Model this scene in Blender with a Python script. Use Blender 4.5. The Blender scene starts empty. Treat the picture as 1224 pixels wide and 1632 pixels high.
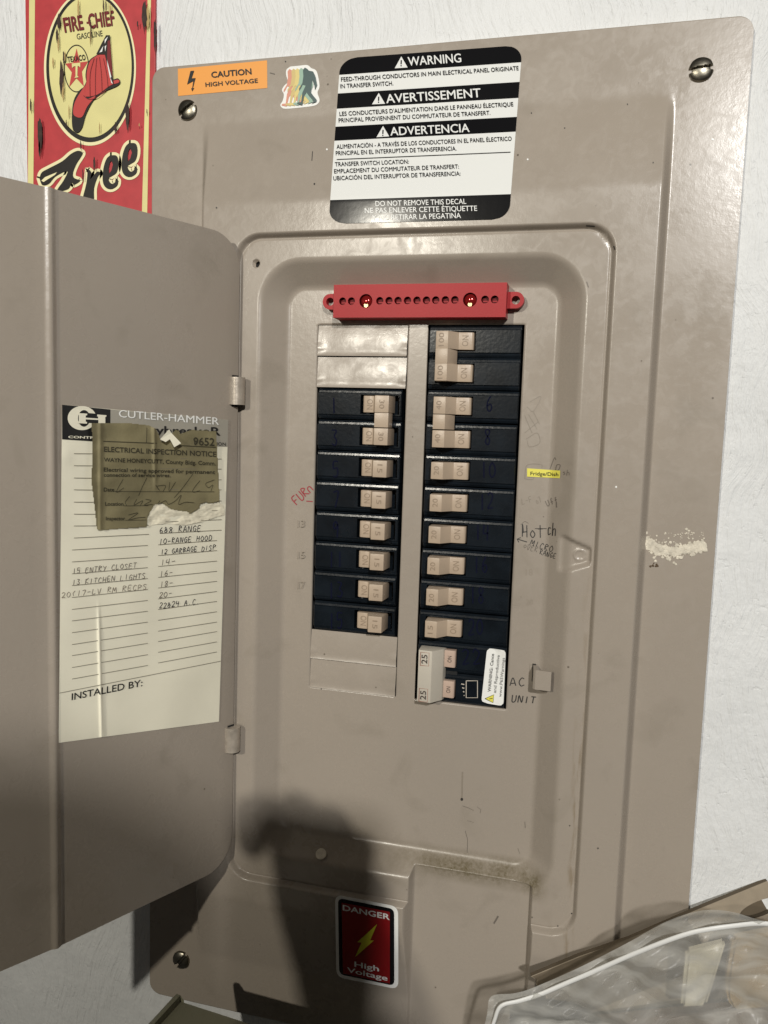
import bpy, bmesh, math, random
import numpy as np
from mathutils import Vector, Matrix
from mathutils.geometry import tessellate_polygon
random.seed(7)
rng = np.random.default_rng(7)
sc = bpy.context.scene
COL = sc.collection

# ------------------------------------------------------------------ camera
FPX, CXP, CYP, D0 = 1283.0, 612.0, 816.0, 0.457        # focal length in photo pixels, centre, distance to the raised face of the cover
_a, _b, _c = 0.1011405, 0.25028336, 0.03225133
_Rx = np.array([[1, 0, 0], [0, math.cos(_a), -math.sin(_a)], [0, math.sin(_a), math.cos(_a)]])
_Ry = np.array([[math.cos(_b), 0, math.sin(_b)], [0, 1, 0], [-math.sin(_b), 0, math.cos(_b)]])
_Rz = np.array([[math.cos(_c), -math.sin(_c), 0], [math.sin(_c), math.cos(_c), 0], [0, 0, 1]])
RM = _Rz @ _Rx @ _Ry
cam_d = bpy.data.cameras.new('camera')
cam = bpy.data.objects.new('camera', cam_d)
COL.objects.link(cam)
def w_of(v):                                            # camera-frame vector to world
    q = RM.T @ np.array(v, float)
    return Vector((q[0], q[2], -q[1]))
cx_, cy_, cz_ = w_of((1, 0, 0)), w_of((0, -1, 0)), w_of((0, 0, -1))
cam.matrix_world = Matrix(((cx_[0], cy_[0], cz_[0], 0), (cx_[1], cy_[1], cz_[1], -D0), (cx_[2], cy_[2], cz_[2], 0), (0, 0, 0, 1)))
cam_d.sensor_fit = 'VERTICAL'; cam_d.sensor_height = 36.0; cam_d.sensor_width = 27.0
cam_d.lens = FPX / 1632 * 36.0
cam_d.clip_start = 0.01; cam_d.clip_end = 50
sc.camera = cam
sc.render.resolution_x, sc.render.resolution_y = 768, 1024

# ------------------------------------------------------------------ light: two room lamps and a dim room
wd = bpy.data.worlds.new('World'); sc.world = wd; wd.use_nodes = True
wd.node_tree.nodes['Background'].inputs[0].default_value = (1.0, 0.95, 0.88, 1)
wd.node_tree.nodes['Background'].inputs[1].default_value = 0.034
def lamp(name, loc, watts, col, rad):
    l = bpy.data.lights.new(name, 'POINT'); l.energy = watts; l.color = col; l.shadow_soft_size = rad
    o = bpy.data.objects.new(name, l); o.location = loc; COL.objects.link(o)
lamp('ceiling_lamp', (-0.50, -1.50, 0.43), 42, (1.0, 0.945, 0.82), 0.016)
lamp('ceiling_lamp', (0.60, -2.00, 0.84), 152, (1.0, 0.98, 0.945), 0.045)
sc.view_settings.view_transform = 'Standard'; sc.view_settings.look = 'None'
sc.view_settings.exposure = 0.0; sc.view_settings.gamma = 1.0; sc.view_settings.use_curve_mapping = False

# ------------------------------------------------------------------ materials
MATS = {}
def mat(name, col, rough=0.5, metal=0.0, bump=0.0, bscale=600, var=0.0, vscale=30, spec=0.5, coat=0.0):
    m = bpy.data.materials.new(name); m.use_nodes = True; nt = m.node_tree; p = nt.nodes['Principled BSDF']
    p.inputs['Base Color'].default_value = (*col, 1); p.inputs['Roughness'].default_value = rough
    p.inputs['Metallic'].default_value = metal; p.inputs['Specular IOR Level'].default_value = spec
    p.inputs['Coat Weight'].default_value = coat; p.inputs['Coat Roughness'].default_value = 0.12
    geo = nt.nodes.new('ShaderNodeNewGeometry')
    if var:
        n = nt.nodes.new('ShaderNodeTexNoise'); n.inputs['Scale'].default_value = vscale; n.inputs['Detail'].default_value = 6
        nt.links.new(geo.outputs['Position'], n.inputs['Vector'])
        r = nt.nodes.new('ShaderNodeMapRange'); r.inputs['From Min'].default_value = 0.3; r.inputs['From Max'].default_value = 0.7
        r.inputs['To Min'].default_value = 1 - var; r.inputs['To Max'].default_value = 1 + var
        nt.links.new(n.outputs['Fac'], r.inputs['Value'])
        mx = nt.nodes.new('ShaderNodeVectorMath'); mx.operation = 'SCALE'; mx.inputs[0].default_value = col
        nt.links.new(r.outputs[0], mx.inputs['Scale']); nt.links.new(mx.outputs[0], p.inputs['Base Color'])
    if bump:
        n = nt.nodes.new('ShaderNodeTexNoise'); n.inputs['Scale'].default_value = bscale; n.inputs['Detail'].default_value = 3
        nt.links.new(geo.outputs['Position'], n.inputs['Vector'])
        b = nt.nodes.new('ShaderNodeBump'); b.inputs['Strength'].default_value = bump; b.inputs['Distance'].default_value = 0.0004
        nt.links.new(n.outputs['Fac'], b.inputs['Height']); nt.links.new(b.outputs[0], p.inputs['Normal'])
    MATS[name] = m
    return m

class NT:                                               # small node helper
    def __init__(s, m): s.t = m.node_tree; s.p = s.t.nodes['Principled BSDF']; s.pos = s.t.nodes.new('ShaderNodeNewGeometry').outputs['Position']
    def n(s, typ, ins=None, **kw):
        nd = s.t.nodes.new(typ)
        for k, v in kw.items(): setattr(nd, k, v)
        for k, v in (ins or {}).items():
            if isinstance(v, bpy.types.NodeSocket): s.t.links.new(v, nd.inputs[k])
            else: nd.inputs[k].default_value = v
        return nd
    def math(s, op, a, b=0.0, c=0.0, clamp=False): return s.n('ShaderNodeMath', {0: a, 1: b, 2: c}, operation=op, use_clamp=clamp).outputs[0]
    def noise(s, scale, detail=4, vec=None, dist=0.0, rough=0.5): return s.n('ShaderNodeTexNoise', {'Vector': vec or s.pos, 'Scale': scale, 'Detail': detail, 'Distortion': dist, 'Roughness': rough}).outputs['Fac']
    def ramp(s, v, a, b, x=0.0, y=1.0): return s.n('ShaderNodeMapRange', {'Value': v, 'From Min': a, 'From Max': b, 'To Min': x, 'To Max': y}).outputs[0]
    def mapv(s, loc=(0, 0, 0), rot=(0, 0, 0), scl=(1, 1, 1), vec=None): return s.n('ShaderNodeMapping', {'Vector': vec or s.pos, 'Location': loc, 'Rotation': rot, 'Scale': scl}).outputs[0]
    def mix(s, f, a, b): 
        nd = s.n('ShaderNodeMix', data_type='RGBA')
        for i, v in ((0, f), (6, a), (7, b)):
            if isinstance(v, bpy.types.NodeSocket): s.t.links.new(v, nd.inputs[i])
            else: nd.inputs[i].default_value = v if i == 0 else (*v, 1)
        return nd.outputs[2]
    def link(s, o, name): s.t.links.new(o, s.p.inputs[name])
    def bump(s, h, strength, dist, prev=None):
        ins = {'Height': h, 'Strength': strength, 'Distance': dist}
        if prev: ins['Normal'] = prev
        return s.n('ShaderNodeBump', ins).outputs[0]

def paint_mat(name, grime=True):
    m = mat(name, (0.335, 0.285, 0.225), 0.33); t = NT(m)
    sx = t.n('ShaderNodeSeparateXYZ', {0: t.pos})
    base = t.mix(t.ramp(t.noise(9, 5), 0.3, 0.7), (0.330, 0.286, 0.237), (0.308, 0.268, 0.224))
    # faint rubbed smudges and specks of dirt
    sm = t.ramp(t.noise(38, 6, dist=0.6), 0.58, 0.74, 0, 0.34)
    base = t.mix(sm, base, (0.22, 0.19, 0.15))
    vo = t.n('ShaderNodeTexVoronoi', {'Vector': t.pos, 'Scale': 95.0, 'Randomness': 1.0})
    speck = t.math('MULTIPLY', t.ramp(vo.outputs['Distance'], 0.045, 0.07, 1, 0), t.ramp(t.noise(60, 2), 0.56, 0.6))
    base = t.mix(t.math('MULTIPLY', speck, 0.75), base, (0.06, 0.045, 0.03))
    if grime:                                           # brown dust settled along the bottom ramp of the recess
        z = t.math('ABSOLUTE', t.math('ADD', sx.outputs[2], 0.2655))
        band = t.ramp(z, 0.001, 0.0105, 1, 0)
        xr = t.ramp(sx.outputs[0], -0.125, -0.050, 0.22, 1.0)
        xe = t.ramp(sx.outputs[0], -0.018, -0.010, 1.0, 0.0)
        gr = t.math('MULTIPLY', t.math('MULTIPLY', band, t.math('MULTIPLY', xr, xe)), t.math('MULTIPLY', t.ramp(t.noise(520, 6, rough=0.7), 0.25, 0.70, 0.30, 1.15), t.ramp(t.noise(70, 3), 0.3, 0.6, 0.55, 1.05)), clamp=True)
        base = t.mix(t.math('MULTIPLY', gr, 1.0, clamp=True), base, (0.095, 0.074, 0.032))
        # brownish runs beside the right edge of the door ledge
        xs = t.ramp(t.math('ABSOLUTE', t.math('ADD', sx.outputs[0], -0.002)), 0.0005, 0.004, 1, 0)
        zs = t.ramp(sx.outputs[2], -0.06, -0.19, 0.0, 1.0)
        st = t.math('MULTIPLY', t.math('MULTIPLY', xs, zs), t.ramp(t.noise(60, 4, vec=t.mapv(scl=(6, 1, 1))), 0.5, 0.65))
        base = t.mix(t.math('MULTIPLY', st, 0.45), base, (0.16, 0.11, 0.05))
    t.link(base, 'Base Color')
    t.link(t.math('ADD', t.ramp(t.noise(26, 5), 0.3, 0.7, 0.20, 0.33), t.ramp(t.noise(140, 4, dist=1.0), 0.45, 0.7, 0.0, 0.09)), 'Roughness')
    b1 = t.bump(t.noise(300, 2), 0.085, 0.0006)
    b2 = t.bump(t.noise(1500, 2), 0.06, 0.0003, b1)
    b3 = t.bump(t.noise(14, 2), 0.25, 0.0012, b2)
    t.link(b3, 'Normal')
    return m
paint_mat('paint'); paint_mat('door_paint', False)

def wall_mat():
    m = mat('wall_paint', (0.76, 0.76, 0.745), 0.55, spec=0.4); t = NT(m)
    warp = t.n('ShaderNodeTexNoise', {'Vector': t.pos, 'Scale': 7.0, 'Detail': 2})
    v = t.n('ShaderNodeVectorMath', {0: t.pos, 1: warp.outputs['Color']}, operation='MULTIPLY_ADD')
    v.inputs[1].default_value = (1, 1, 1); 
    sc_ = t.n('ShaderNodeVectorMath', {0: warp.outputs['Color']}, operation='SCALE'); sc_.inputs['Scale'].default_value = 0.10
    v = t.n('ShaderNodeVectorMath', {0: t.pos, 1: sc_.outputs[0]}, operation='ADD').outputs[0]
    brush = t.noise(1.0, 5, vec=t.mapv(rot=(0, math.radians(24), 0), scl=(330, 60, 34), vec=v), rough=0.6)
    brush2 = t.noise(1.0, 4, vec=t.mapv(rot=(0, math.radians(-52), 0), scl=(300, 60, 40), vec=v), rough=0.6)
    sel = t.ramp(t.noise(5, 2), 0.45, 0.55)
    h = t.n('ShaderNodeMix', {0: sel, 2: brush, 3: brush2}).outputs[0]
    lump = t.noise(55, 5, rough=0.6)
    pits = t.ramp(t.noise(210, 3), 0.27, 0.36)
    b1 = t.bump(h, 0.75, 0.0022); b2 = t.bump(lump, 0.5, 0.0035, b1); b3 = t.bump(pits, 0.3, 0.0010, b2)
    t.link(b3, 'Normal')
    c = t.mix(t.ramp(t.noise(12, 5), 0.35, 0.7), (0.70, 0.71, 0.71), (0.655, 0.665, 0.665))
    c = t.mix(t.math('MULTIPLY', t.ramp(t.noise(240, 2), 0.75, 0.80), 0.25), c, (0.4, 0.4, 0.38))
    t.link(c, 'Base Color')
wall_mat()
mat('breaker_black', (0.0062, 0.0090, 0.0125), 0.22, bump=0.12, bscale=500, var=0.3, vscale=90, spec=0.35)
mat('breaker_matt', (0.009, 0.010, 0.011), 0.45, bump=0.1)
mat('void', (0.006, 0.006, 0.006), 0.9)
mat('tan_handle', (0.42, 0.330, 0.245), 0.36, bump=0.15, bscale=1200, var=0.06, vscale=60)
mat('tan_mark', (0.25, 0.185, 0.13), 0.5)
mat('grey_handle', (0.50, 0.46, 0.39), 0.42, bump=0.1, var=0.04)
mat('pink_handle', (0.47, 0.35, 0.28), 0.4)
mat('mark_dark', (0.05, 0.035, 0.03), 0.6)
mat('mark_red', (0.30, 0.13, 0.09), 0.6)
mat('ink_blue', (0.002, 0.003, 0.016), 0.7, spec=0.1)
mat('ink_black', (0.03, 0.028, 0.026), 0.5)
mat('pencil', (0.14, 0.12, 0.10), 0.5)
mat('stamp', (0.275, 0.235, 0.19), 0.4); mat('pencil_faint', (0.24, 0.205, 0.165), 0.45)
mat('ink_red', (0.30, 0.03, 0.04), 0.5)
mat('red_plastic', (0.36, 0.021, 0.025), 0.42, spec=0.2, bump=0.12, bscale=900, var=0.06)
mat('red_dark', (0.13, 0.006, 0.008), 0.5, spec=0.15)
mat('red_screw', (0.36, 0.02, 0.02), 0.14, metal=0.6)
mat('brass', (0.40, 0.31, 0.17), 0.35, metal=1.0)
mat('steel', (0.20, 0.185, 0.15), 0.34, metal=1.0, bump=0.2, var=0.25, vscale=300)
mat('hinge_metal', (0.42, 0.37, 0.31), 0.32, metal=0.35, bump=0.2, var=0.2, vscale=200)
mat('decal_white', (0.72, 0.73, 0.71), 0.30, spec=0.25); mat('decal_black', (0.007, 0.007, 0.008), 0.13, spec=0.25, bump=0.05, bscale=160)
mat('white', (0.80, 0.80, 0.77), 0.35); mat('black', (0.012, 0.012, 0.012), 0.4)
mat('orange', (0.80, 0.34, 0.07), 0.4); mat('label_yellow', (0.72, 0.66, 0.10), 0.4)
mat('danger_red', (0.20, 0.008, 0.010), 0.2); mat('danger_yellow', (0.50, 0.48, 0.03), 0.3)
mat('card', (0.79, 0.755, 0.61), 0.55, var=0.05, vscale=25); mat('card_silver', (0.33, 0.31, 0.26), 0.4); mat('card_line', (0.16, 0.14, 0.10), 0.7)
mat('notice', (0.185, 0.160, 0.084), 0.75, bump=0.3, bscale=700, var=0.22, vscale=40); mat('notice_ink', (0.035, 0.03, 0.015), 0.8)
mat('torn_paper', (0.74, 0.69, 0.54), 0.85, bump=0.25, bscale=300, var=0.05)
mat('sign_red', (0.44, 0.042, 0.048), 0.5, var=0.10, vscale=120); mat('sign_cream', (0.68, 0.63, 0.28), 0.5, var=0.06, vscale=60)
mat('sign_pale', (0.80, 0.74, 0.44), 0.5); mat('sign_black', (0.016, 0.014, 0.012), 0.45); mat('sign_rust', (0.035, 0.018, 0.013), 0.7, var=0.5, vscale=300)
mat('sign_rust_light', (0.42, 0.30, 0.12), 0.7); mat('sign_maroon', (0.16, 0.015, 0.018), 0.5); mat('sign_star', (0.48, 0.055, 0.05), 0.5)
for i, c in enumerate([(0.62, 0.27, 0.19), (0.58, 0.45, 0.18), (0.66, 0.54, 0.20), (0.28, 0.42, 0.33), (0.045, 0.085, 0.085)]): mat('stripe_%d' % i, c, 0.4)
mat('plaster', (0.62, 0.57, 0.47), 0.9, var=0.2, vscale=300); mat('mud', (0.09, 0.06, 0.035), 0.9)
mat('cardboard', (0.30, 0.25, 0.185), 0.85, bump=0.5, bscale=260, var=0.12, vscale=90)
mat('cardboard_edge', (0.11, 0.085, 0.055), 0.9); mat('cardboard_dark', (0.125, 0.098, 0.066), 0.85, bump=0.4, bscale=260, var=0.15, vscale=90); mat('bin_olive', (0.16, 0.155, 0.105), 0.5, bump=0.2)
mat('zip_white', (0.70, 0.70, 0.68), 0.4); mat('cream_pack', (0.62, 0.57, 0.43), 0.45, var=0.08); mat('tan_pack', (0.33, 0.23, 0.11), 0.5, var=0.25, vscale=40)
mat('dark_pack', (0.05, 0.048, 0.05), 0.35, var=0.4, vscale=60); mat('brown_pack', (0.12, 0.075, 0.045), 0.6)

# ------------------------------------------------------------------ object helpers
def mesh_obj(name, verts, faces, mats, parent=None, midx=None, smooth=False):
    me = bpy.data.meshes.new(name); me.from_pydata([tuple(v) for v in verts], [], faces)
    for m in (mats if isinstance(mats, (list, tuple)) else [mats]): me.materials.append(MATS[m])
    if midx is not None: me.polygons.foreach_set('material_index', midx)
    if smooth: me.polygons.foreach_set('use_smooth', [True] * len(me.polygons))
    me.update()
    o = bpy.data.objects.new(name, me); COL.objects.link(o)
    if parent: o.parent = parent
    return o
def tag(o, label, cat, group=None):
    o['label'] = label; o['category'] = cat
    if group: o['group'] = group
    return o
def thing(name, label, cat, group=None):
    o = bpy.data.objects.new(name, None); COL.objects.link(o); o.empty_display_size = 0.01
    return tag(o, label, cat, group)
class G:                                                # collects faces of one mesh
    def __init__(s): s.v = []; s.f = []; s.m = []; s.mats = []
    def mi(s, m):
        if m not in s.mats: s.mats.append(m)
        return s.mats.index(m)
    def add(s, vs, fs, m):
        b = len(s.v); s.v += [tuple(v) for v in vs]; k = s.mi(m)
        for f in fs: s.f.append([i + b for i in f]); s.m.append(k)
    def box(s, x0, x1, y0, y1, z0, z1, m, bev=0.0):
        bm = bmesh.new(); bmesh.ops.create_cube(bm, size=1.0)
        for v in bm.verts: v.co = Vector(((x0 + x1) / 2 + v.co.x * (x1 - x0), (y0 + y1) / 2 + v.co.y * (y1 - y0), (z0 + z1) / 2 + v.co.z * (z1 - z0)))
        if bev: bmesh.ops.bevel(bm, geom=bm.edges[:], offset=bev, segments=2, affect='EDGES', profile=0.6)
        s.bm(bm, m)
    def bm(s, bm, m):
        bm.verts.ensure_lookup_table(); bm.verts.index_update()
        s.add([v.co.copy() for v in bm.verts], [[v.index for v in f.verts] for f in bm.faces], m); bm.free()
    def prism(s, prof, z0, z1, m, bev=0.0):             # (x, y) outline pulled along z
        bm = bmesh.new()
        a = [bm.verts.new((x, y, z0)) for x, y in prof]; b = [bm.verts.new((x, y, z1)) for x, y in prof]
        n = len(prof); bm.faces.new(a[::-1]); bm.faces.new(b)
        for i in range(n): bm.faces.new((a[i], a[(i + 1) % n], b[(i + 1) % n], b[i]))
        bmesh.ops.recalc_face_normals(bm, faces=bm.faces[:])
        if bev: bmesh.ops.bevel(bm, geom=bm.edges[:], offset=bev, segments=2, affect='EDGES', profile=0.6)
        s.bm(bm, m)
    def build(s, name, parent=None, smooth=False): return mesh_obj(name, s.v, s.f, s.mats, parent, s.m, smooth)

# ------------------------------------------------------------------ where photo pixels fall on the real surfaces
_m = RM.tolist()
def ray(px, py):
    a, b = (px - CXP) / FPX, (py - CYP) / FPX
    x, y, z = (_m[0][k] * a + _m[1][k] * b + _m[2][k] for k in range(3))
    return x / z, -y / z
def P(px, py, Y):
    a, b = ray(px, py); d = D0 + Y
    return Vector((a * d, Y, b * d))
def plane(Y): return lambda px, py, off=0.0: P(px, py, Y - off)
DO = np.array([-0.2105, 0.0]); DD = np.array([-0.4486, -0.8937]); DN = np.array([0.8937, -0.4486])   # door hinge, direction to its free edge, inner normal
def door_pt(px, py, off=0.0):
    a, b = ray(px, py); o = DO + DN * off
    t = (DN @ (o + np.array([0, D0]))) / (DN @ np.array([a, 1.0]))
    return Vector((a * t, t - D0, b * t))

# ------------------------------------------------------------------ pressed steel cover as one height field (depth Y into the wall)
def smax(t, k): return np.where(t > k, t, np.where(t < -k, 0.0, (t + k) ** 2 / (4 * k)))
def ramp01(t, k=0.12): return np.clip(smax(t, k) - smax(t - 1, k), 0, 1)
def sdf(x, z, x0, x1, z0, z1, r):
    qx = np.abs(x - (x0 + x1) / 2) - (x1 - x0) / 2 + r; qz = np.abs(z - (z0 + z1) / 2) - (z1 - z0) / 2 + r
    return np.hypot(np.maximum(qx, 0), np.maximum(qz, 0)) + np.minimum(np.maximum(qx, qz), 0) - r
SL = (-0.1665, -0.1098, -0.1645, 0.0627); SR = (-0.0979, -0.0416, -0.1645, 0.0627)    # the two breaker openings
FLOOR = 0.017
def H(x, z):
    x = np.asarray(x, float); z = np.asarray(z, float)
    wedge = ramp01((0.1803 - z) / 0.048, 0.05) * ramp01((z + 0.354) / 0.048, 0.05)
    side = ramp01((x + 0.2395) / 0.0035, 0.25) * ramp01((0.0312 - x) / 0.0035, 0.25)
    Y = 0.008 - 0.008 * wedge * side
    Y = Y + 0.004 * ramp01(-sdf(x, z, -0.2145, 0.0060, -0.2915, 0.1140, 0.016) / 0.0022, 0.25)
    Y = Y + 0.0007 * np.exp(-(sdf(x, z, -0.2145, 0.0060, -0.2915, 0.1140, 0.016) / 0.0007 + 3.0) ** 2)
    dl = -sdf(x, z, -0.1992, -0.0088, -0.2740, 0.0988, 0.025)
    Y = Y + 0.013 * ramp01(dl / 0.0138, 0.14)
    ch = 0.0105 * ramp01((x + 0.0965) / 0.004, 0.25) * ramp01((-0.0188 - x) / 0.0025, 0.25) * ramp01((-0.2655 - z) / 0.002, 0.2)
    Y = np.maximum(Y, ch)
    # the small pressed catch at the right of the ledge (a shallow wedge that narrows to the right)
    cx, cz = x + 0.0065, z + 0.0665
    half = np.interp(cx, [-0.006, 0.0095], [0.0105, 0.0045])
    ct = ramp01((half - np.abs(cz)) / 0.0016, 0.25) * ramp01((0.0095 - cx) / 0.0016, 0.25) * ramp01((cx + 0.009) / 0.0015, 0.25)
    Y = Y + 0.0030 * ct * (1 - ramp01(dl / 0.0138, 0.14))
    Y = Y - 0.0006 * np.exp(-((np.hypot(cx - 0.0028, cz) - 0.0030) / 0.0006) ** 2)
    Y = Y + 0.00025 * np.sin(x * 41 + 1.3) * np.sin(z * 29 + 0.4)    # slight waviness of an old pressed sheet
    # screw hole in the ledge
    Y = Y + 0.006 * (np.hypot(x + 0.2023, z - 0.0973) < 0.0023)
    return Y
_st = 0.0005
_tx, _tz = np.arange(-0.285, 0.08, _st), np.arange(-0.40, 0.225, _st)
_HT = H(*np.meshgrid(_tx, _tz)).tolist()
def h_at(x, z):                                         # the same surface, read from a table
    u = min(max((x + 0.285) / _st, 0), len(_tx) - 1.001); v = min(max((z + 0.40) / _st, 0), len(_tz) - 1.001)
    i, j = int(u), int(v); u -= i; v -= j
    return (_HT[j][i] * (1 - u) + _HT[j][i + 1] * u) * (1 - v) + (_HT[j + 1][i] * (1 - u) + _HT[j + 1][i + 1] * u) * v
def cover_pt(px, py, off=0.0):
    ax, az = ray(px, py); Y = 0.01
    for _ in range(14):
        d = D0 + Y; Y = 0.35 * Y + 0.65 * (h_at(ax * d, az * d) - off)
    d = D0 + Y
    return Vector((ax * d, Y, az * d))
def axis(lo, hi, feats, base, fine, rad):
    out = [lo]; 
    while out[-1] < hi:
        c = out[-1]; d = min([abs(c - f) for f in feats] + [abs(c + base - f) for f in feats])
        out.append(c + (fine if d < rad else base))
    a = np.array(out)
    for f in EXACT: a[np.argmin(np.abs(a - f))] = f if lo <= f <= hi else a[np.argmin(np.abs(a - f))]
    a[-1] = hi; a = np.unique(a)
    return a
X0, X1, Z0, Z1 = -0.2746, 0.0675, -0.3905, 0.2163
EXACT = [SL[0], SL[1], SR[0], SR[1]]
xs = axis(X0, X1, [-0.238, -0.2093, -0.1992, -0.1855, -0.095, -0.0200, -0.0088, -0.0226, 0.0050, 0.0295, X0, X1, -0.2023], 0.0012, 0.0004, 0.0030)
EXACT = [SL[2], SL[3]]
zs = axis(Z0, Z1, [0.1128, 0.0988, 0.085, -0.2740, -0.2602, -0.2660, -0.2905, Z0, Z1, 0.0973, -0.0665], 0.0012, 0.0004, 0.0030)
XX, ZZ = np.meshgrid(xs, zs)
YY = H(XX, ZZ)
def round_corner(xg, zg, xc, zc, sx, sz, r=0.008):      # bends the square corner of the grid into a round one
    a = np.clip((xg - (xc - sx * r)) * sx / r, 0, 1); b = np.clip((zg - (zc - sz * r)) * sz / r, 0, 1)
    m = (a > 0) & (b > 0)
    xg[m] = (xc - sx * r) + sx * r * (a * np.sqrt(1 - b * b / 2))[m]
    zg[m] = (zc - sz * r) + sz * r * (b * np.sqrt(1 - a * a / 2))[m]
for xc, sx in ((xs[0], -1), (xs[-1], 1)):
    for zc, sz in ((zs[0], -1), (zs[-1], 1)): round_corner(XX, ZZ, xc, zc, sx, sz)
nz, nx = XX.shape
V = np.stack([XX.ravel(), YY.ravel(), ZZ.ravel()], 1)
F = []
cxm = (xs[:-1] + xs[1:]) / 2; czm = (zs[:-1] + zs[1:]) / 2
def inside(s, x, z): return s[0] < x < s[1] and s[2] < z < s[3]
hole = np.zeros((nz - 1, nx - 1), bool)
for s in (SL, SR): hole |= ((czm > s[2]) & (czm < s[3]))[:, None] & ((cxm > s[0]) & (cxm < s[1]))[None, :]
idx = np.arange(nz * nx).reshape(nz, nx)
quad = np.stack([idx[:-1, :-1], idx[:-1, 1:], idx[1:, 1:], idx[1:, :-1]], -1)[~hole]
F = quad.tolist()
rim = list(idx[0, :]) + list(idx[1:, -1]) + list(idx[-1, -2::-1]) + list(idx[-2:0:-1, 0])
nb = len(V); V = np.vstack([V, V[rim] + np.array([0, 0.0035, 0])])
for i in range(len(rim)): j = (i + 1) % len(rim); F.append([rim[i], nb + i, nb + j, rim[j]])
for s in (SL, SR):                                      # the turned-in edge of each opening
    ix = np.where((xs >= s[0] - 1e-9) & (xs <= s[1] + 1e-9))[0]; iz = np.where((zs >= s[2] - 1e-9) & (zs <= s[3] + 1e-9))[0]
    loop = [idx[iz[0], i] for i in ix] + [idx[j, ix[-1]] for j in iz[1:]] + [idx[iz[-1], i] for i in ix[-2::-1]] + [idx[j, ix[0]] for j in iz[-2:0:-1]]
    nb = len(V); V = np.vstack([V, V[loop] + np.array([0, 0.0016, 0])])
    for i in range(len(loop)): j = (i + 1) % len(loop); F.append([loop[i], loop[j], nb + j, nb + i])
panel = thing('electrical_panel', 'taupe steel breaker panel with its door swung open, mounted on the white wall', 'breaker panel')
cover = mesh_obj('cover', V, F, 'paint', panel, smooth=True)

# steel box behind the openings
g = G(); g.box(-0.19, -0.02, 0.030, 0.045, -0.19, 0.085, 'void'); g.build('back_box', panel)

# wall: one sheet with the opening the cover sits over
g = G()
ox, oz = (-0.255, 0.045), (-0.37, 0.195); wx, wz = (-1.7, 1.5), (-1.5, 1.4); yw = 0.0118
o = [(wx[0], yw, wz[0]), (wx[1], yw, wz[0]), (wx[1], yw, wz[1]), (wx[0], yw, wz[1])]
i_ = [(ox[0], yw, oz[0]), (ox[1], yw, oz[0]), (ox[1], yw, oz[1]), (ox[0], yw, oz[1])]
bk = [(x, 0.10, z) for x, y, z in i_]
g.add(o + i_ + bk, [(0, 1, 5, 4), (1, 2, 6, 5), (2, 3, 7, 6), (3, 0, 4, 7), (4, 5, 9, 8), (5, 6, 10, 9), (6, 7, 11, 10), (7, 4, 8, 11), (8, 9, 10, 11)], 'wall_paint')
tag(g.build('wall'), 'white roughly brushed plaster wall behind the panel', 'wall')
# ------------------------------------------------------------------ door
FOLD = 0.118; DD2 = np.array([-0.5169, -0.8560]); WTOT = 0.224
ZT, ZB, RC = 0.1123, -0.2818, 0.021
def door_xy(u):                                         # inner face of the bent door sheet, from the hinge (u = 0) to the free edge
    R_ = 0.0035
    if u <= FOLD - R_: p = DO + DD * u
    elif u >= FOLD + R_: p = DO + DD * FOLD + DD2 * (u - FOLD)
    else:
        t = (u - FOLD + R_) / (2 * R_); a = DO + DD * (FOLD - R_); b = DO + DD * FOLD; c = DO + DD * FOLD + DD2 * R_
        p = a * (1 - t) ** 2 + b * 2 * t * (1 - t) + c * t * t + DN * 0.0014 * math.sin(math.pi * t) ** 2
    if u < 0.010: p = p - DN * 0.0007 * ((0.010 - u) / 0.010) ** 2
    return p
us = sorted(set([0, .0006, .0015, .003, .005, .007, .009, .011, .013, .016, .019, .022] + list(np.linspace(.03, FOLD - .006, 8)) + list(np.linspace(FOLD - .0035, FOLD + .0035, 11)) + list(np.linspace(FOLD + .01, WTOT, 8))))
NZ = 40; vs, fs = [], []
for u in us:
    p = door_xy(u); c = RC - math.sqrt(max(RC ** 2 - (RC - u) ** 2, 0)) if u < RC else 0
    for k in range(NZ + 1):
        z = (ZB + c) + (ZT - ZB - 2 * c) * k / NZ
        vs.append((p[0], p[1], z))
n1 = len(vs)
vs += [(x - DN[0] * 0.0013, y - DN[1] * 0.0013, z) for x, y, z in vs]
M_ = NZ + 1
for i in range(len(us) - 1):
    for k in range(NZ):
        a = i * M_ + k; fs.append((a, a + 1, a + M_ + 1, a + M_)); b = a + n1; fs.append((b, b + M_, b + M_ + 1, b + 1))
bd = [k for k in range(M_)] + [i * M_ + NZ for i in range(1, len(us))] + [(len(us) - 1) * M_ + k for k in range(NZ - 1, -1, -1)] + [i * M_ for i in range(len(us) - 2, 0, -1)]
for i in range(len(bd)): j = (i + 1) % len(bd); fs.append((bd[i], bd[i] + n1, bd[j] + n1, bd[j]))
door = mesh_obj('door', vs, fs, 'door_paint', panel, smooth=True)
def shade_auto(o, ang=35):
    bm = bmesh.new(); bm.from_mesh(o.data)
    for e in bm.edges: e.smooth = not (len(e.link_faces) == 2 and e.calc_face_angle(0) > math.radians(ang))
    bm.to_mesh(o.data); bm.free(); o.data.polygons.foreach_set('use_smooth', [True] * len(o.data.polygons))
shade_auto(door); 
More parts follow.
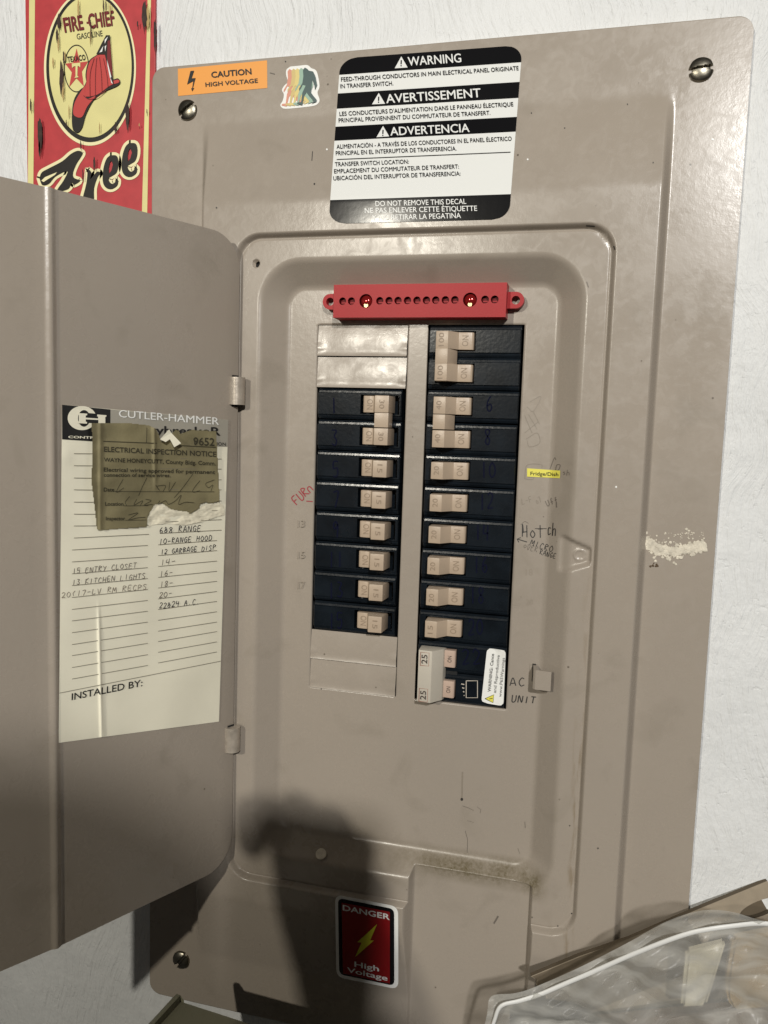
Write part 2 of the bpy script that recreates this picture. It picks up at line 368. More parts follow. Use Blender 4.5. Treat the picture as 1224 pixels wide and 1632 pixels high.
def cyl(g, c, ax, r, h, m, n=24, r2=None):              # closed cylinder from c along ax
    ax = Vector(ax).normalized(); t = ax.orthogonal().normalized(); b = ax.cross(t); c = Vector(c); r2 = r if r2 is None else r2
    vv = [c + (t * math.cos(2 * math.pi * i / n) + b * math.sin(2 * math.pi * i / n)) * r for i in range(n)] + [c + ax * h + (t * math.cos(2 * math.pi * i / n) + b * math.sin(2 * math.pi * i / n)) * r2 for i in range(n)]
    g.add(vv, [list(range(n))[::-1], list(range(n, 2 * n))] + [(i, (i + 1) % n, n + (i + 1) % n, n + i) for i in range(n)], m)
for z0, z1 in ((0.0125, 0.0290), (-0.2052, -0.1895)):
    g = G(); cyl(g, (-0.2108, -0.0022, z0), (0, 0, 1), 0.0050, z1 - z0, 'hinge_metal', 28)
    h = g.build('hinge', door); shade_auto(h)
    g = G()                                             # dark slot in the door edge round the knuckle
    q = [DO + DD * u + DN * 0.0004 for u in (0.0005, 0.0056)]
    g.add([(q[0][0], q[0][1], z0 - .0012), (q[1][0], q[1][1], z0 - .0012), (q[1][0], q[1][1], z1 + .0012), (q[0][0], q[0][1], z1 + .0012)], [(0, 1, 2, 3)], 'void')
    g.build('slot', door)

# ------------------------------------------------------------------ screws of the cover
def screw(px, py, ang, r=0.0062):
    c = P(px, py, 0.006); g = G(); n = 30; s = []
    ids = {}
    for i in range(n + 1):
        for j in range(n + 1):
            u, v = -1 + 2 * i / n, -1 + 2 * j / n
            x, y = u * math.sqrt(1 - v * v / 2), v * math.sqrt(1 - u * u / 2)
            d = math.hypot(x, y); hgt = 0.0028 * math.sqrt(max(0, 1 - 0.86 * d * d)) if d < 0.999 else 0
            q = -x * math.sin(ang) + y * math.cos(ang)
            if abs(q) < 0.17: hgt -= 0.0021
            s.append((c.x + x * r, 0.0079 - max(hgt, -0.0004), c.z + y * r)); ids[i, j] = len(s) - 1
    f = [(ids[i, j], ids[i + 1, j], ids[i + 1, j + 1], ids[i, j + 1]) for i in range(n) for j in range(n)]
    g.add(s, f, 'steel'); o = g.build('screw', panel); shade_auto(o, 40)
screw(297, 174, 0.62); screw(1118, 109, 0.12); screw(287, 1532, 0.9)

# ------------------------------------------------------------------ blank plates pressed into the left opening
PITCH = (SL[3] - SL[2]) / 12
def rowz(i): return SL[3] - PITCH * (i + 0.5)
for i in (0, 1, 10, 11):
    g = G(); zc = rowz(i); h = PITCH / 2 - 0.0003; x0, x1 = SL[0] + 0.0004, SL[1] - 0.0004
    tilt = 0.075; nxx, nzz = 26, 10; vv = []
    for a in range(nxx + 1):
        for b in range(nzz + 1):
            x = x0 + (x1 - x0) * a / nxx; s = -1 + 2 * b / nzz
            y = 0.0169 + s * h * tilt - 0.0003 * math.cos(s * 1.5) + 0.00010 * math.sin(a * 0.55 + i * 2.1) * math.cos(s * 1.3 + i)
            if s < -0.82: y -= 0.0005
            if (a < 2 or a > nxx - 2) and -0.75 < s < -0.35: y -= 0.0004
            vv.append((x, y, zc + s * h))
    g.add(vv, [(a * (nzz + 1) + b, (a + 1) * (nzz + 1) + b, (a + 1) * (nzz + 1) + b + 1, a * (nzz + 1) + b + 1) for a in range(nxx) for b in range(nzz)], 'paint')
    g.box(x0, x1, 0.0182, 0.0190, zc - h, zc + h, 'void')
    o = g.build('filler_plate', panel, smooth=True)
g = G(); cyl(g, (-.2023, .0098, .0973), (0, -1, 0), .0022, .0012, 'void', 20); g.build('screw_hole', panel)
# pale round plug low on the recess ramp and the bent latch tab at the right
g = G(); c = cover_pt(512, 1362, 0.0); cyl(g, c + Vector((0, 0.0012, -0.001)), (0.0, -0.62, 0.60), 0.0034, 0.0030, 'plaster', 22)
g.build('plug', panel)
g = G(); a = P(846, 1066, 0.0085); b = P(878, 1096, 0.0085)
pr = [(a.x - .0012, .0172), (a.x - .0012, .0165), (a.x + .0008, .0160), (a.x + .0018, .0062), (a.x + .0030, .0050), (a.x + .0120, .0046), (a.x + .0120, .0058), (a.x + .0036, .0062), (a.x + .0028, .0172)]
g.prism(pr, b.z - 0.001, a.z + 0.0005, 'paint'); g.build('latch_tab', panel)
g = G(); g.box(a.x + .0004, a.x + .0024, .0158, .0168, b.z + .0002, a.z + .0009, 'void'); g.build('latch_slot', panel)

# ------------------------------------------------------------------ lettering and drawing helpers
FC = {}
def glyphs(body, bold=0.0):
    k = (body, bold)
    if k in FC: return FC[k]
    cu = bpy.data.curves.new('lettering', 'FONT'); cu.body = body; cu.size = 1.0; cu.resolution_u = 3; cu.offset = bold
    o = bpy.data.objects.new('lettering', cu); COL.objects.link(o)
    dg = bpy.context.evaluated_depsgraph_get(); me = o.evaluated_get(dg).to_mesh()
    vv = np.array([v.co[:2] for v in me.vertices]); ff = [list(p.vertices) for p in me.polygons]
    o.evaluated_get(dg).to_mesh_clear(); bpy.data.objects.remove(o); bpy.data.curves.remove(cu)
    FC[k] = (vv, ff); return FC[k]
CAPH = None
def text(g, body, p0, p1, cap, S, off, m, bold=0.0, up=None, lean=0.0):
    """p0 to p1: ends of the baseline in photo pixels; cap: capital height"""
    global CAPH
    if CAPH is None: CAPH = glyphs('H')[0][:, 1].max()
    vv, ff = glyphs(body); x0, x1 = vv[:, 0].min(), vv[:, 0].max()
    p0 = np.array(p0, float); e = np.array(p1, float) - p0
    if up is None:
        up = np.array([e[1], -e[0]]) / np.hypot(*e); 
        if lean is not None: up = up + e / np.hypot(*e) * lean
    up = np.array(up, float) * cap
    for k, (dx, dy) in enumerate([(0, 0)] + ([(bold, 0), (-bold, 0), (0, bold), (0, -bold)] if bold > .003 else [])):   # heavier strokes: shifted copies, each a hair lower
        g.add([S(*(p0 + e * (x + dx - x0) / (x1 - x0) + up * ((y + dy) / CAPH)), off - k * .00002) for x, y in vv], ff, m)
def fill(g, loops, S, off, m):
    if not isinstance(loops[0][0], (tuple, list, np.ndarray)): loops = [loops]
    tri = tessellate_polygon([[Vector((x, y, 0)) for x, y in l] for l in loops])
    g.add([S(x, y, off) for l in loops for x, y in l], [list(t) for t in tri], m)
def ell(cx, cy, a, b, n=64, rot=0.0, t0=0, t1=2 * math.pi):
    return [(cx + a * math.cos(t) * math.cos(rot) - b * math.sin(t) * math.sin(rot), cy + a * math.cos(t) * math.sin(rot) + b * math.sin(t) * math.cos(rot)) for t in [t0 + (t1 - t0) * i / n for i in range(n)]]
def line(g, pts, w, S, off, m, taper=False, sub=1):
    pts = [np.array(p, float) for p in pts]
    if sub > 1:
        q = []
        for a, b in zip(pts[:-1], pts[1:]): q += [a + (b - a) * k / sub for k in range(sub)]
        pts = q + [pts[-1]]
    n = len(pts); L = []
    for i in range(n):
        d = pts[min(i + 1, n - 1)] - pts[max(i - 1, 0)]; d = d / (np.hypot(*d) + 1e-9); nn = np.array([-d[1], d[0]])
        ww = w / 2 * (1 if not taper else (0.35 + 0.65 * math.sin(math.pi * (i + .5) / n)))
        L.append((pts[i] + nn * ww, pts[i] - nn * ww))
    g.add([S(*q, off) for pr in L for q in pr], [(2 * i, 2 * i + 1, 2 * i + 3, 2 * i + 2) for i in range(n - 1)], m)
def smooth_path(pts, k=6):                              # Catmull-Rom through the points
    p = [np.array(q, float) for q in pts]; p = [2 * p[0] - p[1]] + p + [2 * p[-1] - p[-2]]; out = []
    for i in range(1, len(p) - 2):
        for j in range(k):
            t = j / k; out.append(0.5 * (2 * p[i] + (p[i + 1] - p[i - 1]) * t + (2 * p[i - 1] - 5 * p[i] + 4 * p[i + 1] - p[i + 2]) * t * t + (3 * p[i] - p[i - 1] - 3 * p[i + 1] + p[i + 2]) * t ** 3))
    return out + [p[-2]]
def rquad(c, r, n=6):                                   # rounded four-sided outline; c = tl, tr, br, bl, r in pixels
    c = [np.array(q, float) for q in c]; out = []
    for i in range(4):
        p, a, b = c[i], c[i - 1], c[(i + 1) % 4]
        da = (a - p) / np.hypot(*(a - p)) * r; db = (b - p) / np.hypot(*(b - p)) * r
        for k in range(n + 1):
            t = k / n; out.append(tuple((p + da) * (1 - t) ** 2 + p * 2 * t * (1 - t) + (p + db) * t * t))
    return out
def bil(c, u, v):
    c = [np.array(q, float) for q in c]
    return tuple((c[0] * (1 - u) + c[1] * u) * (1 - v) + (c[3] * (1 - u) + c[2] * u) * v)
# hand printed letters: strokes in a unit box, y up
HW = {'0': '.5,1 .1,.7 .1,.3 .5,0 .9,.3 .9,.7 .5,1', '1': '.5,1 .5,0', '2': '.1,.8 .4,1 .85,.8 .6,.4 .1,0 .9,.05', '3': '.1,.95 .8,.9 .45,.55 .85,.3 .6,0 .1,.1', '4': '.2,1 .1,.45 .9,.5;.75,1 .7,0', '5': '.9,1 .2,1 .15,.55 .7,.6 .8,.25 .5,0 .1,.1', '6': '.7,1 .25,.6 .15,.2 .5,0 .85,.25 .6,.5 .2,.35', '7': '.1,.95 .9,1 .45,0', '8': '.8,.9 .4,1 .2,.75 .8,.3 .5,0 .15,.25 .8,.75 .8,.9', '9': '.85,.8 .5,1 .15,.75 .45,.5 .85,.8 .75,0',
      'A': '0,0 .5,1 .95,0;.2,.35 .8,.4', 'B': '.1,0 .15,1 .8,.8 .2,.55 .9,.3 .1,0', 'C': '.9,.85 .5,1 .1,.5 .4,0 .9,.15', 'D': '.15,1 .1,0 .8,.2 .85,.7 .15,1', 'E': '.85,1 .15,.95 .1,0 .9,.05;.1,.5 .7,.5', 'F': '.9,1 .15,.95 .1,0;.1,.5 .7,.55', 'G': '.9,.85 .5,1 .1,.5 .5,0 .9,.2 .85,.45 .5,.45', 'H': '.1,1 .05,0;.9,1 .85,0;.05,.5 .9,.5', 'I': '.5,1 .45,0', 'K': '.15,1 .1,0;.9,1 .1,.45 .9,0', 'L': '.15,1 .1,.05 .85,.05', 'M': '0,0 .15,1 .5,.35 .85,1 1,0', 'N': '.05,0 .15,1 .8,.05 .9,1', 'O': '.5,1 .05,.5 .5,0 .95,.5 .5,1', 'P': '.1,0 .15,1 .9,.8 .15,.45', 'R': '.1,0 .15,1 .85,.8 .15,.5 .9,0', 'S': '.85,.9 .4,1 .15,.75 .8,.3 .5,0 .1,.1', 'T': '0,1 1,1;.5,1 .45,0', 'U': '.1,1 .15,.1 .6,0 .9,.3 .9,1', 'V': '.05,1 .45,0 .95,1', 'W': '0,1 .2,0 .5,.7 .75,0 1,1', 'X': '.05,1 .9,0;.9,1 .05,0', 'Y': '.1,1 .5,.5;.9,1 .35,0',
      '-': '.1,.45 .9,.5', '&': '.9,.2 .4,.9 .2,.7 .7,.1 .3,0 .1,.3 .6,.6', '.': '.4,.0 .5,.08', '(': '.8,1 .3,.5 .6,0', ' ': '', '/': '.2,0 .8,1', 'm': '0,0 .1,.6 .3,.6 .35,0 .4,.5 .7,.6 .75,0', 'n': '.05,0 .1,.6 .7,.6 .8,0', 'o': '.5,.6 .1,.3 .5,0 .9,.3 .5,.6', 'd': '.8,1 .75,0 .2,.0 .15,.5 .75,.4', 't': '.5,1 .45,0;.1,.65 .9,.65', 'h': '.15,1 .1,0 .2,.5 .8,.5 .85,0', 'i': '.5,.6 .5,0', 's': '.8,.6 .2,.5 .8,.2 .2,0', 'f': '.9,1 .5,.9 .4,0;.1,.5 .8,.55', 'c': '.9,.5 .3,.5 .3,.05 .9,.1'}
def hand(g, body, p0, p1, cap, w, S, off, m, up=None, jit=0.09, aspect=0.76):
    p0 = np.array(p0, float); e = np.array(p1, float) - p0; n = len(body)
    u = np.array([e[1], -e[0]]) / np.hypot(*e) if up is None else np.array(up, float)
    u = u * cap; r = random.Random(body + str(p0[0]))
    for i, ch in enumerate(body):
        for st in HW.get(ch, HW.get(ch.upper(), '')).split(';'):
            pts = [tuple(map(float, q.split(','))) for q in st.split()]
            if len(pts) < 2: continue
            jx, jy = r.uniform(-jit, jit), r.uniform(-jit, jit)
            pp = [p0 + e * (i + 0.5 + (x - 0.5) * aspect + r.uniform(-jit, jit) * 0.4) / n + u * (y + jy + r.uniform(-jit, jit) * 0.4) for x, y in pts]
            line(g, smooth_path(pp, 4) if len(pp) > 2 else pp, w, S, off, m, sub=3)

# ------------------------------------------------------------------ breakers
FACE = 0.0155
def case_mesh(g, x0, x1, zc, px0, px1, ph=0.0058, flat=False):
    a = PITCH / 2 - 0.0003
    prof = [(-a, .030), (-a, .0176), (-a + .0012, .0167), (-.0068, .0165), (-.0064, FACE), (-ph, FACE), (ph, FACE), (.0064, FACE), (.0068, .0165), (a - .0012, .0167), (a, .0176), (a, .030)]
    xs_ = [x0, x0 + .0006, px0, px1, x1 - .0006, x1]
    vv = []; 
    for i, x in enumerate(xs_):
        for z, y in prof: vv.append((x, y + (0.0006 if i in (0, 5) and y < .029 else 0), zc + z))
    n = len(prof); fs = []
    for i in range(5):
        for j in range(n - 1):
            if i == 2 and j == 5: continue
            fs.append((i * n + j, (i + 1) * n + j, (i + 1) * n + j + 1, i * n + j + 1))
    fs.append([j for j in range(n)][::-1]); fs.append([5 * n + j for j in range(n)])
    b = len(vv)
    for x in (px0, px1):
        for z in (-ph, ph): vv.append((x, .0235, zc + z))
    q = [2 * n + 5, 3 * n + 5, 3 * n + 6, 2 * n + 6]; w = [b, b + 2, b + 3, b + 1]
    for k in range(4): fs.append((q[k], q[(k + 1) % 4], w[(k + 1) % 4], w[k]))
    fs.append(w); g.add(vv, fs, 'breaker_black')
RP = [(-.0700, .0200), (-.0702, .0146), (-.0712, .0139), (-.0745, .0135), (-.0787, .0135), (-.0838, .0062), (-.0910, .0067), (-.0917, .0200)]
LP = [(-.1357, .0200), (-.1355, .0146), (-.1345, .0139), (-.1312, .0135), (-.1287, .0135), (-.1262, .0062), (-.1178, .0067), (-.1171, .0200)]
RT = [(-.0795, .0150), (-.0838, .0063), (-.0910, .0068), (-.0915, .0150)]
LT = [(-.1285, .0150), (-.1262, .0063), (-.1178, .0068), (-.1173, .0150)]
def pole(parent, side, zc, amp, num=None, numx=None):
    R_ = side == 'R'
    x0, x1 = (SR[0] + .0014, SR[1] - .0012) if R_ else (SL[0] + .0016, SL[1] - .0022)
    zc = zc + random.uniform(-.00025, .00025); dxr = random.uniform(-.0003, .0003); x0 += dxr; x1 += dxr
    g = G(); case_mesh(g, x0, x1, zc, *((-.0925, -.0692) if R_ else (-.1377, -.1134))); c = g.build('case', parent)
    g = G(); jz = random.uniform(-.0003, .0003); g.prism(RP if R_ else LP, zc - .0050 + jz, zc + .0050 + jz, 'tan_handle', 0.0004)
    h = g.build('handle', parent); shade_auto(h, 32)
    g = G(); Sx = lambda x, z, off=0: Vector((x, off, z))
    s = 1 if R_ else -1; w = 0.0016
    tx, ox_ = (-.0862, -.0732) if R_ else (-.1234, -.1330)
    n_ = len(amp) / 2.0
    text(g, amp, (tx, zc - s * .0024 * n_ * 1.05), (tx, zc + s * .0024 * n_ * 1.05), 0.0030, Sx, 0.0062 - 0.00005 if not R_ else 0.00625, 'tan_mark', up=(-s, 0))
    text(g, 'ON', (ox_, zc - s * .0030), (ox_, zc + s * .0030), 0.0036, Sx, 0.01335, 'tan_mark', up=(-s, 0))
    g.build('lettering', h)
    if num:
        g = G(); nx_, ny_ = num[1]
        hand(g, num[0], (nx_ - 11 * len(num[0]) * .6, ny_ + 13), (nx_ + 11 * len(num[0]) * .6, ny_ + 13), 25, 2.2, plane(FACE), 0.00015, 'ink_blue', jit=0.06)
        g.build('handwriting', c)
    return h
def breaker1(side, row, amp, num, label):
    t = thing('circuit_breaker', label, 'circuit breaker', 'single breakers in the panel'); pole(t, side, rowz(row), amp, num)
def breaker2(side, row, amp, nums, label):
    t = thing('double_breaker', label, 'circuit breaker', 'double breakers in the panel')
    for k in (0, 1): pole(t, side, rowz(row + k), amp, nums[k])
    zc = (rowz(row) + rowz(row + 1)) / 2
    g = G(); g.prism(RT if side == 'R' else LT, zc - .0043, zc + .0043, 'tan_handle', 0.0003); o = g.build('handle_tie', t); shade_auto(o, 32)
breaker2('L', 2, '30', [('1', (532, 646)), ('3', (533, 697))], 'black double breaker with two tied tan 30 handles, at the top of the left row')
for r_, n_, y_ in ((4, '5', 746), (5, '7', 795), (6, '9', 843), (7, '11', 890), (8, '13', 940), (9, '15', 990)):
    w_ = 'just below the tied pair, ' if n_ == '5' else 'beside the red Furn note, ' if n_ == '7' else 'lowest of the left row, ' if n_ == '15' else ''
    breaker1('L', r_, '15', (n_, (535, y_)), 'black 15 amp breaker in the left row, %shand numbered %s' % (w_, n_))
breaker2('R', 0, '100', [None, None], 'black double breaker with two tied tan 100 handles, at the top of the right row')
breaker2('R', 2, '40', [('6', (780, 643)), ('8', (777, 697))], 'black double breaker with tied tan 40 handles, hand numbered 6 and 8')
for r_, n_, x_, y_, a_, d_ in ((4, '10', 778, 748, '20', 'next to the yellow Fridge strip'), (5, '12', 775, 798, '20', 'hand numbered 12'), (6, '14', 768, 849, '20', 'hand numbered 14 beside the Micro note'), (7, '16', 766, 900, '20', 'hand numbered 16'), (8, '18', 760, 949, '20', 'hand numbered 18'), (9, '20', 758, 999, '15', 'numbered 20 above the pale 25 handle')):
    breaker1('R', r_, a_, (n_, (x_, y_)), 'black %s amp breaker in the right row, %s' % (a_, d_))
# the newer two-pole breaker at the bottom right with one wide pale handle
t = thing('double_breaker', 'newer black double breaker with one pale grey 25 handle, bottom of the right row', 'circuit breaker', 'double breakers in the panel')
za, zb = rowz(10), rowz(11); x0, x1 = SR[0] + .0014, SR[1] - .0012
g = G()
for zc in (za, zb): case_mesh(g, x0, x1, zc, -.0935, -.0722, .0062)
g.box(-.0905, -.0720, .0170, .020, zb + .004, za - .004, 'breaker_matt')
c = g.build('case', t)
g = G()
p_ = [plane(FACE)(*q, 0.0002) for q in ()]
S_ = plane(FACE)
for q in ([(743, 1085), (761, 1085), (761, 1112), (743, 1112), (743, 1085)],): line(g, q, 1.3, S_, .0002, 'grey_handle')
for k in range(4): line(g, [(735 + k * 1.5, 1090 + k * 6), (740, 1091 + k * 6)], 1.6, S_, .0002, 'grey_handle')
g.build('rating_mark', c)
g = G(); g.prism([(-.0790, .0170), (-.0800, .0120), (-.0856, .0042), (-.0940, .0052), (-.0946, .0170)], zb - .0067, za + .0062, 'grey_handle', 0.0005)
h = g.build('handle', t); shade_auto(h, 32)
g = G(); Sx = lambda x, z, off=0: Vector((x, off, z))
for zc in (za + .0010, zb - .0022):
    text(g, '25', (-.0884, zc - .0027), (-.0884, zc + .0027), .0034, Sx, .0043, 'mark_dark', up=(-1, 0), bold=.01)
    for w in ([(-.0926, zc - .0040), (-.0874, zc - .0040), (-.0874, zc + .0040), (-.0926, zc + .0040), (-.0926, zc - .0040)],): line(g, w, .00035, Sx, .0044, 'mark_red')
g.build('lettering', h)
for zc in (za, zb):
    g = G(); g.prism([(-.0728, .0200), (-.0730, .0140), (-.0740, .0133), (-.0800, .0137), (-.0805, .0200)], zc - .0052, zc + .0052, 'pink_handle', .0004)
    o = g.build('toggle', t); shade_auto(o, 32)
    g = G(); text(g, 'ON', (-.0752, zc - .0020), (-.0752, zc + .0020), .0024, Sx, .01305, 'mark_dark', up=(-1, 0)); g.build('lettering', o)
g = G(); hand(g, '22', (735, 1060), (768, 1058), 24, 2.2, S_, .0002, 'ink_blue'); g.build('handwriting', c)

# ------------------------------------------------------------------ red terminal bar on the recess floor
bar = thing('terminal_bar', 'red plastic terminal bar with a row of screw holes above the breakers', 'terminal bar')
YF, YB = 0.0055, 0.0169; bx0, bx1, bz0, bz1 = -.1532, -.0515, .0654, .0844
small = [546, 560, 605.2, 619.9, 634.3, 649.4, 664.5, 679.6, 694.4, 709.8, 724.9, 773, 788.4]; big = [583, 749]
holes = []
for x in small: p = P(x, 480 - (x - 546) * .0115, YF); holes.append((p.x, p.z, .0022))
for x in big: p = P(x, 480 - (x - 546) * .0115, YF); holes.append((p.x, p.z, .0040))
g = G()
outer = [(bx0, bz0), (bx1, bz0), (bx1, bz1), (bx0, bz1)]
loops = [outer] + [[(x + r * math.cos(2 * math.pi * k / 24), z + r * math.sin(2 * math.pi * k / 24)) for k in range(24)] for x, z, r in holes]
fill(g, loops, lambda x, z, off: Vector((x, off, z)), YF, 'red_plastic')
e = .0006
vb = [(x, YB, z) for x, z in outer]; vf = [(x, YF, z) for x, z in outer]
g.add(vf + vb, [(0, 1, 5, 4), (1, 2, 6, 5), (2, 3, 7, 6), (3, 0, 4, 7)], 'red_plastic')
for x, z, r in holes:
    ring = [(x + r * math.cos(2 * math.pi * k / 24), z + r * math.sin(2 * math.pi * k / 24)) for k in range(24)]
    dpt = .0045
    g.add([(a, YF, b) for a, b in ring] + [(a, YF + dpt, b) for a, b in ring], [(k, (k + 1) % 24, 24 + (k + 1) % 24, 24 + k) for k in range(24)] + [list(range(24, 48))], 'red_dark')
body = g.build('body', bar)
for x, z, r in holes:
    g = G()
    if r > .003:
        bm = bmesh.new(); bmesh.ops.create_uvsphere(bm, u_segments=24, v_segments=14, radius=r * .98)
        for v in bm.verts: v.co = Vector((v.co.x + x, v.co.y * .75 + YF + .0032, v.co.z + z))
        g.bm(bm, 'red_screw'); g.build('screw', bar, smooth=True)
        g = G(); cyl(g, (x, YF + .0012, z - r * .62), (0, -1, 0), r * .30, .0006, 'brass', 16); 
        g.build('screw', bar)
    else:
        cyl(g, (x, YF + .0040, z), (0, -1, 0), r * .86, .0012, 'red_dark', 20); g.box(x - r * .6, x + r * .6, YF + .0023, YF + .0030, z - .0010, z - .0004, 'red_plastic')  # the lighter red bar low in the hole is a painted highlight
        g.build('terminal_screw', bar)
for cxp, s in ((-.1573, -1), (-.0468, 1)):
    g = G(); zc = .0756; ro, ri = .0046, .0024
    bxx = bx0 + .001 if s < 0 else bx1 - .001
    arc = [(cxp + s * ro * math.cos(t), zc + ro * math.sin(t)) for t in np.linspace(-math.pi / 2, math.pi / 2, 16)]
    out_ = [(bxx, zc - ro)] + arc + [(bxx, zc + ro)]
    inn = [(cxp + ri * math.cos(2 * math.pi * k / 20), zc + ri * math.sin(2 * math.pi * k / 20)) for k in range(20)]
    for y in (.0112, .0162): fill(g, [out_, inn], lambda x, z, off: Vector((x, off, z)), y, 'red_plastic')
    for lp in (out_, inn):
        n = len(lp); g.add([(x, .0112, z) for x, z in lp] + [(x, .0162, z) for x, z in lp], [(k, (k + 1) % n, n + (k + 1) % n, n + k) for k in range(n)], 'red_plastic')
    g.build('mounting_ear', bar)
from mathutils import noise as mnoise
# ------------------------------------------------------------------ stickers on the cover (photo-measured corners, real planes)
def zoomed(ox, oy, k): return lambda *q: [(ox + x / k, oy + y / k) for x, y in q] if len(q) > 1 else (ox + q[0][0] / k, oy + q[0][1] / k)
# --- trilingual warning decal: lies over the flange and the slope of the pressing
Z = zoomed(500, 50, 3.06)
corn = Z((130, 132), (1018, 66), (952, 915), (72, 938))
CS = cover_pt
def grid_fill(g, loop, S, off, m, nu=14, nv=26, c=None):    # outline cut into strips so a bent sheet follows the surface
    ys = [q[1] for q in loop]; y0, y1 = min(ys), max(ys); n = len(loop)
    def cut(y):
        xs_ = []
        for i in range(n):
            a, b = loop[i], loop[(i + 1) % n]
            if (a[1] <= y < b[1]) or (b[1] <= y < a[1]): xs_.append(a[0] + (y - a[1]) / (b[1] - a[1]) * (b[0] - a[0]))
        return (min(xs_), max(xs_)) if len(xs_) > 1 else None
    rows = []
    for k in range(nv + 1):
        y = y0 + (y1 - y0) * (0.002 + 0.996 * k / nv); r = cut(y)
        if r: rows.append([S(r[0] + (r[1] - r[0]) * i / nu, y, off) for i in range(nu + 1)])
    vv = [p for r in rows for p in r]; w = nu + 1
    g.add(vv, [(k * w + i, k * w + i + 1, (k + 1) * w + i + 1, (k + 1) * w + i) for k in range(len(rows) - 1) for i in range(nu)], m)
def band(corn, r, v0, v1, n=18):
    """outline of the part of a rounded sticker between heights v0 and v1 (0 top, 1 bottom)"""
    rr = rquad(corn, r); 
    return rr, v0, v1
dec = thing('warning_decal', 'large white and black warning decal in three languages, on the upper cover', 'decal')
g = G(); rr = rquad(corn, 26, 8)
def decal_band(g, va, vb, off, m, n=10):                # a strip between two slanted lines, its ends following the rounded outline
    vs_ = []
    for k in range(n + 1):
        v = va + (vb - va) * k / n; ins = 0
        R_ = 0.085
        for vv_ in (v, 1 - v):
            if vv_ < R_: ins = max(ins, 0.094 * (1 - math.sqrt(max(0, 1 - ((R_ - vv_) / R_) ** 2))))
        vs_.append([CS(*bil(corn, ins + (1 - 2 * ins) * i / 24, v), off) for i in range(25)])
    g.add([p for r in vs_ for p in r], [(k * 25 + i, k * 25 + i + 1, (k + 1) * 25 + i + 1, (k + 1) * 25 + i) for k in range(n) for i in range(24)], m)
decal_band(g, 0.0, 1.0, .0002, 'decal_white', 60); g.build('backing', dec, smooth=True)
for va, vb in ((0.0, 0.098), (0.212, 0.303), (0.413, 0.497), (0.857, 1.0)):
    g = G(); decal_band(g, va, vb, .00045, 'decal_black', 16); g.build('black_band', dec, smooth=True)
g = G()
def tl(body, a, b, cap, m, bold): text(g, body, Z(a), Z(b), cap / 3.06, CS, .0007, m, bold, lean=-0.03)
tl('WARNING', (462, 168), (720, 150), 42, 'decal_white', .013)
tl('AVERTISSEMENT', (355, 350), (815, 320), 42, 'decal_white', .013)
tl('ADVERTENCIA', (375, 508), (760, 490), 40, 'decal_white', .013)
for b_, a, c_, h in (('FEED-THROUGH CONDUCTORS IN MAIN ELECTRICAL PANEL ORIGINATE', (134, 244), (1000, 188), 20), ('IN TRANSFER SWITCH.', (130, 277), (388, 262), 20),
                  ('LES CONDUCTEURS D\'ALIMENTATION DANS LE PANNEAU \u00c9LECTRIQUE', (126, 412), (974, 364), 20), ('PRINCIPAL PROVIENNENT DU COMMUTATEUR DE TRANSFERT.', (122, 444), (862, 406), 20),
                  ('ALIMENTACI\u00d3N - A TRAV\u00c9S DE LOS CONDUCTORES IN EL PANEL \u00c9LECTRICO', (112, 572), (966, 532), 20), ('PRINCIPAL EN EL INTERRUPTOR DE TRANSFERENCIA.', (108, 604), (696, 580), 20),
                  ('TRANSFER SWITCH LOCATION:', (104, 658), (464, 644), 20), ('EMPLACEMENT DU COMMUTATEUR DE TRANSFERT:', (100, 692), (708, 668), 20), ('UBICACI\u00d3N DEL INTERRUPTOR DE TRANSFERENCIA:', (96, 726), (716, 702), 20)):
    tl(b_, a, c_, h, 'decal_black', .004)
for b_, a, c_ in (('DO NOT REMOVE THIS DECAL', (302, 853), (744, 841)), ('NE PAS ENLEVER CETTE \u00c9TIQUETTE', (250, 887), (797, 875)), ('Y NO RETIRAR LA PEGATINA', (286, 922), (718, 910))): tl(b_, a, c_, 25, 'decal_white', .008)
line(g, Z((112, 624), (960, 588)), 0.9, CS, .0007, 'decal_black', sub=12)
g.build('lettering', dec)
for a, b, c_, ex in (((395, 180), (458, 176), (427, 122), (427, 150)), ((284, 356), (348, 353), (317, 300), (317, 328)), ((306, 516), (368, 512), (338, 461), (338, 490))):
    g = G(); fill(g, Z(a, b, c_), CS, .0007, 'decal_white'); w = g.build('warning_triangle', dec)
    g = G(); line(g, Z((ex[0], ex[1] - 10), (ex[0] - 1, ex[1] + 10)), 2.0, CS, .0009, 'decal_black'); fill(g, ell(*Z((ex[0] - 1, ex[1] + 17)), 1.1, 1.1, 10), CS, .0009, 'decal_black'); g.build('exclamation_mark', w)

# --- orange caution sticker
S8 = plane(0.0080)
Z = zoomed(230, 90, 4.08)
st = thing('caution_sticker', 'small orange caution sticker with a black lightning arrow, upper left of the cover', 'sticker')
g = G(); fill(g, Z((218, 80), (798, 25), (800, 205), (220, 257)), S8, .0002, 'orange'); g.build('backing', st)
g = G(); text(g, 'CAUTION', Z((438, 138)), Z((697, 115)), 37 / 4.08, S8, .0005, 'black', .03); text(g, 'HIGH VOLTAGE', Z((399, 197)), Z((738, 170)), 27 / 4.08, S8, .0005, 'black', .025); g.build('lettering', st)
g = G(); fill(g, Z((300, 94), (324, 92), (308, 142), (333, 140), (316, 206), (325, 205), (311, 227), (304, 206), (311, 206), (318, 160), (278, 182)), S8, .0005, 'black'); g.build('lightning_symbol', st)

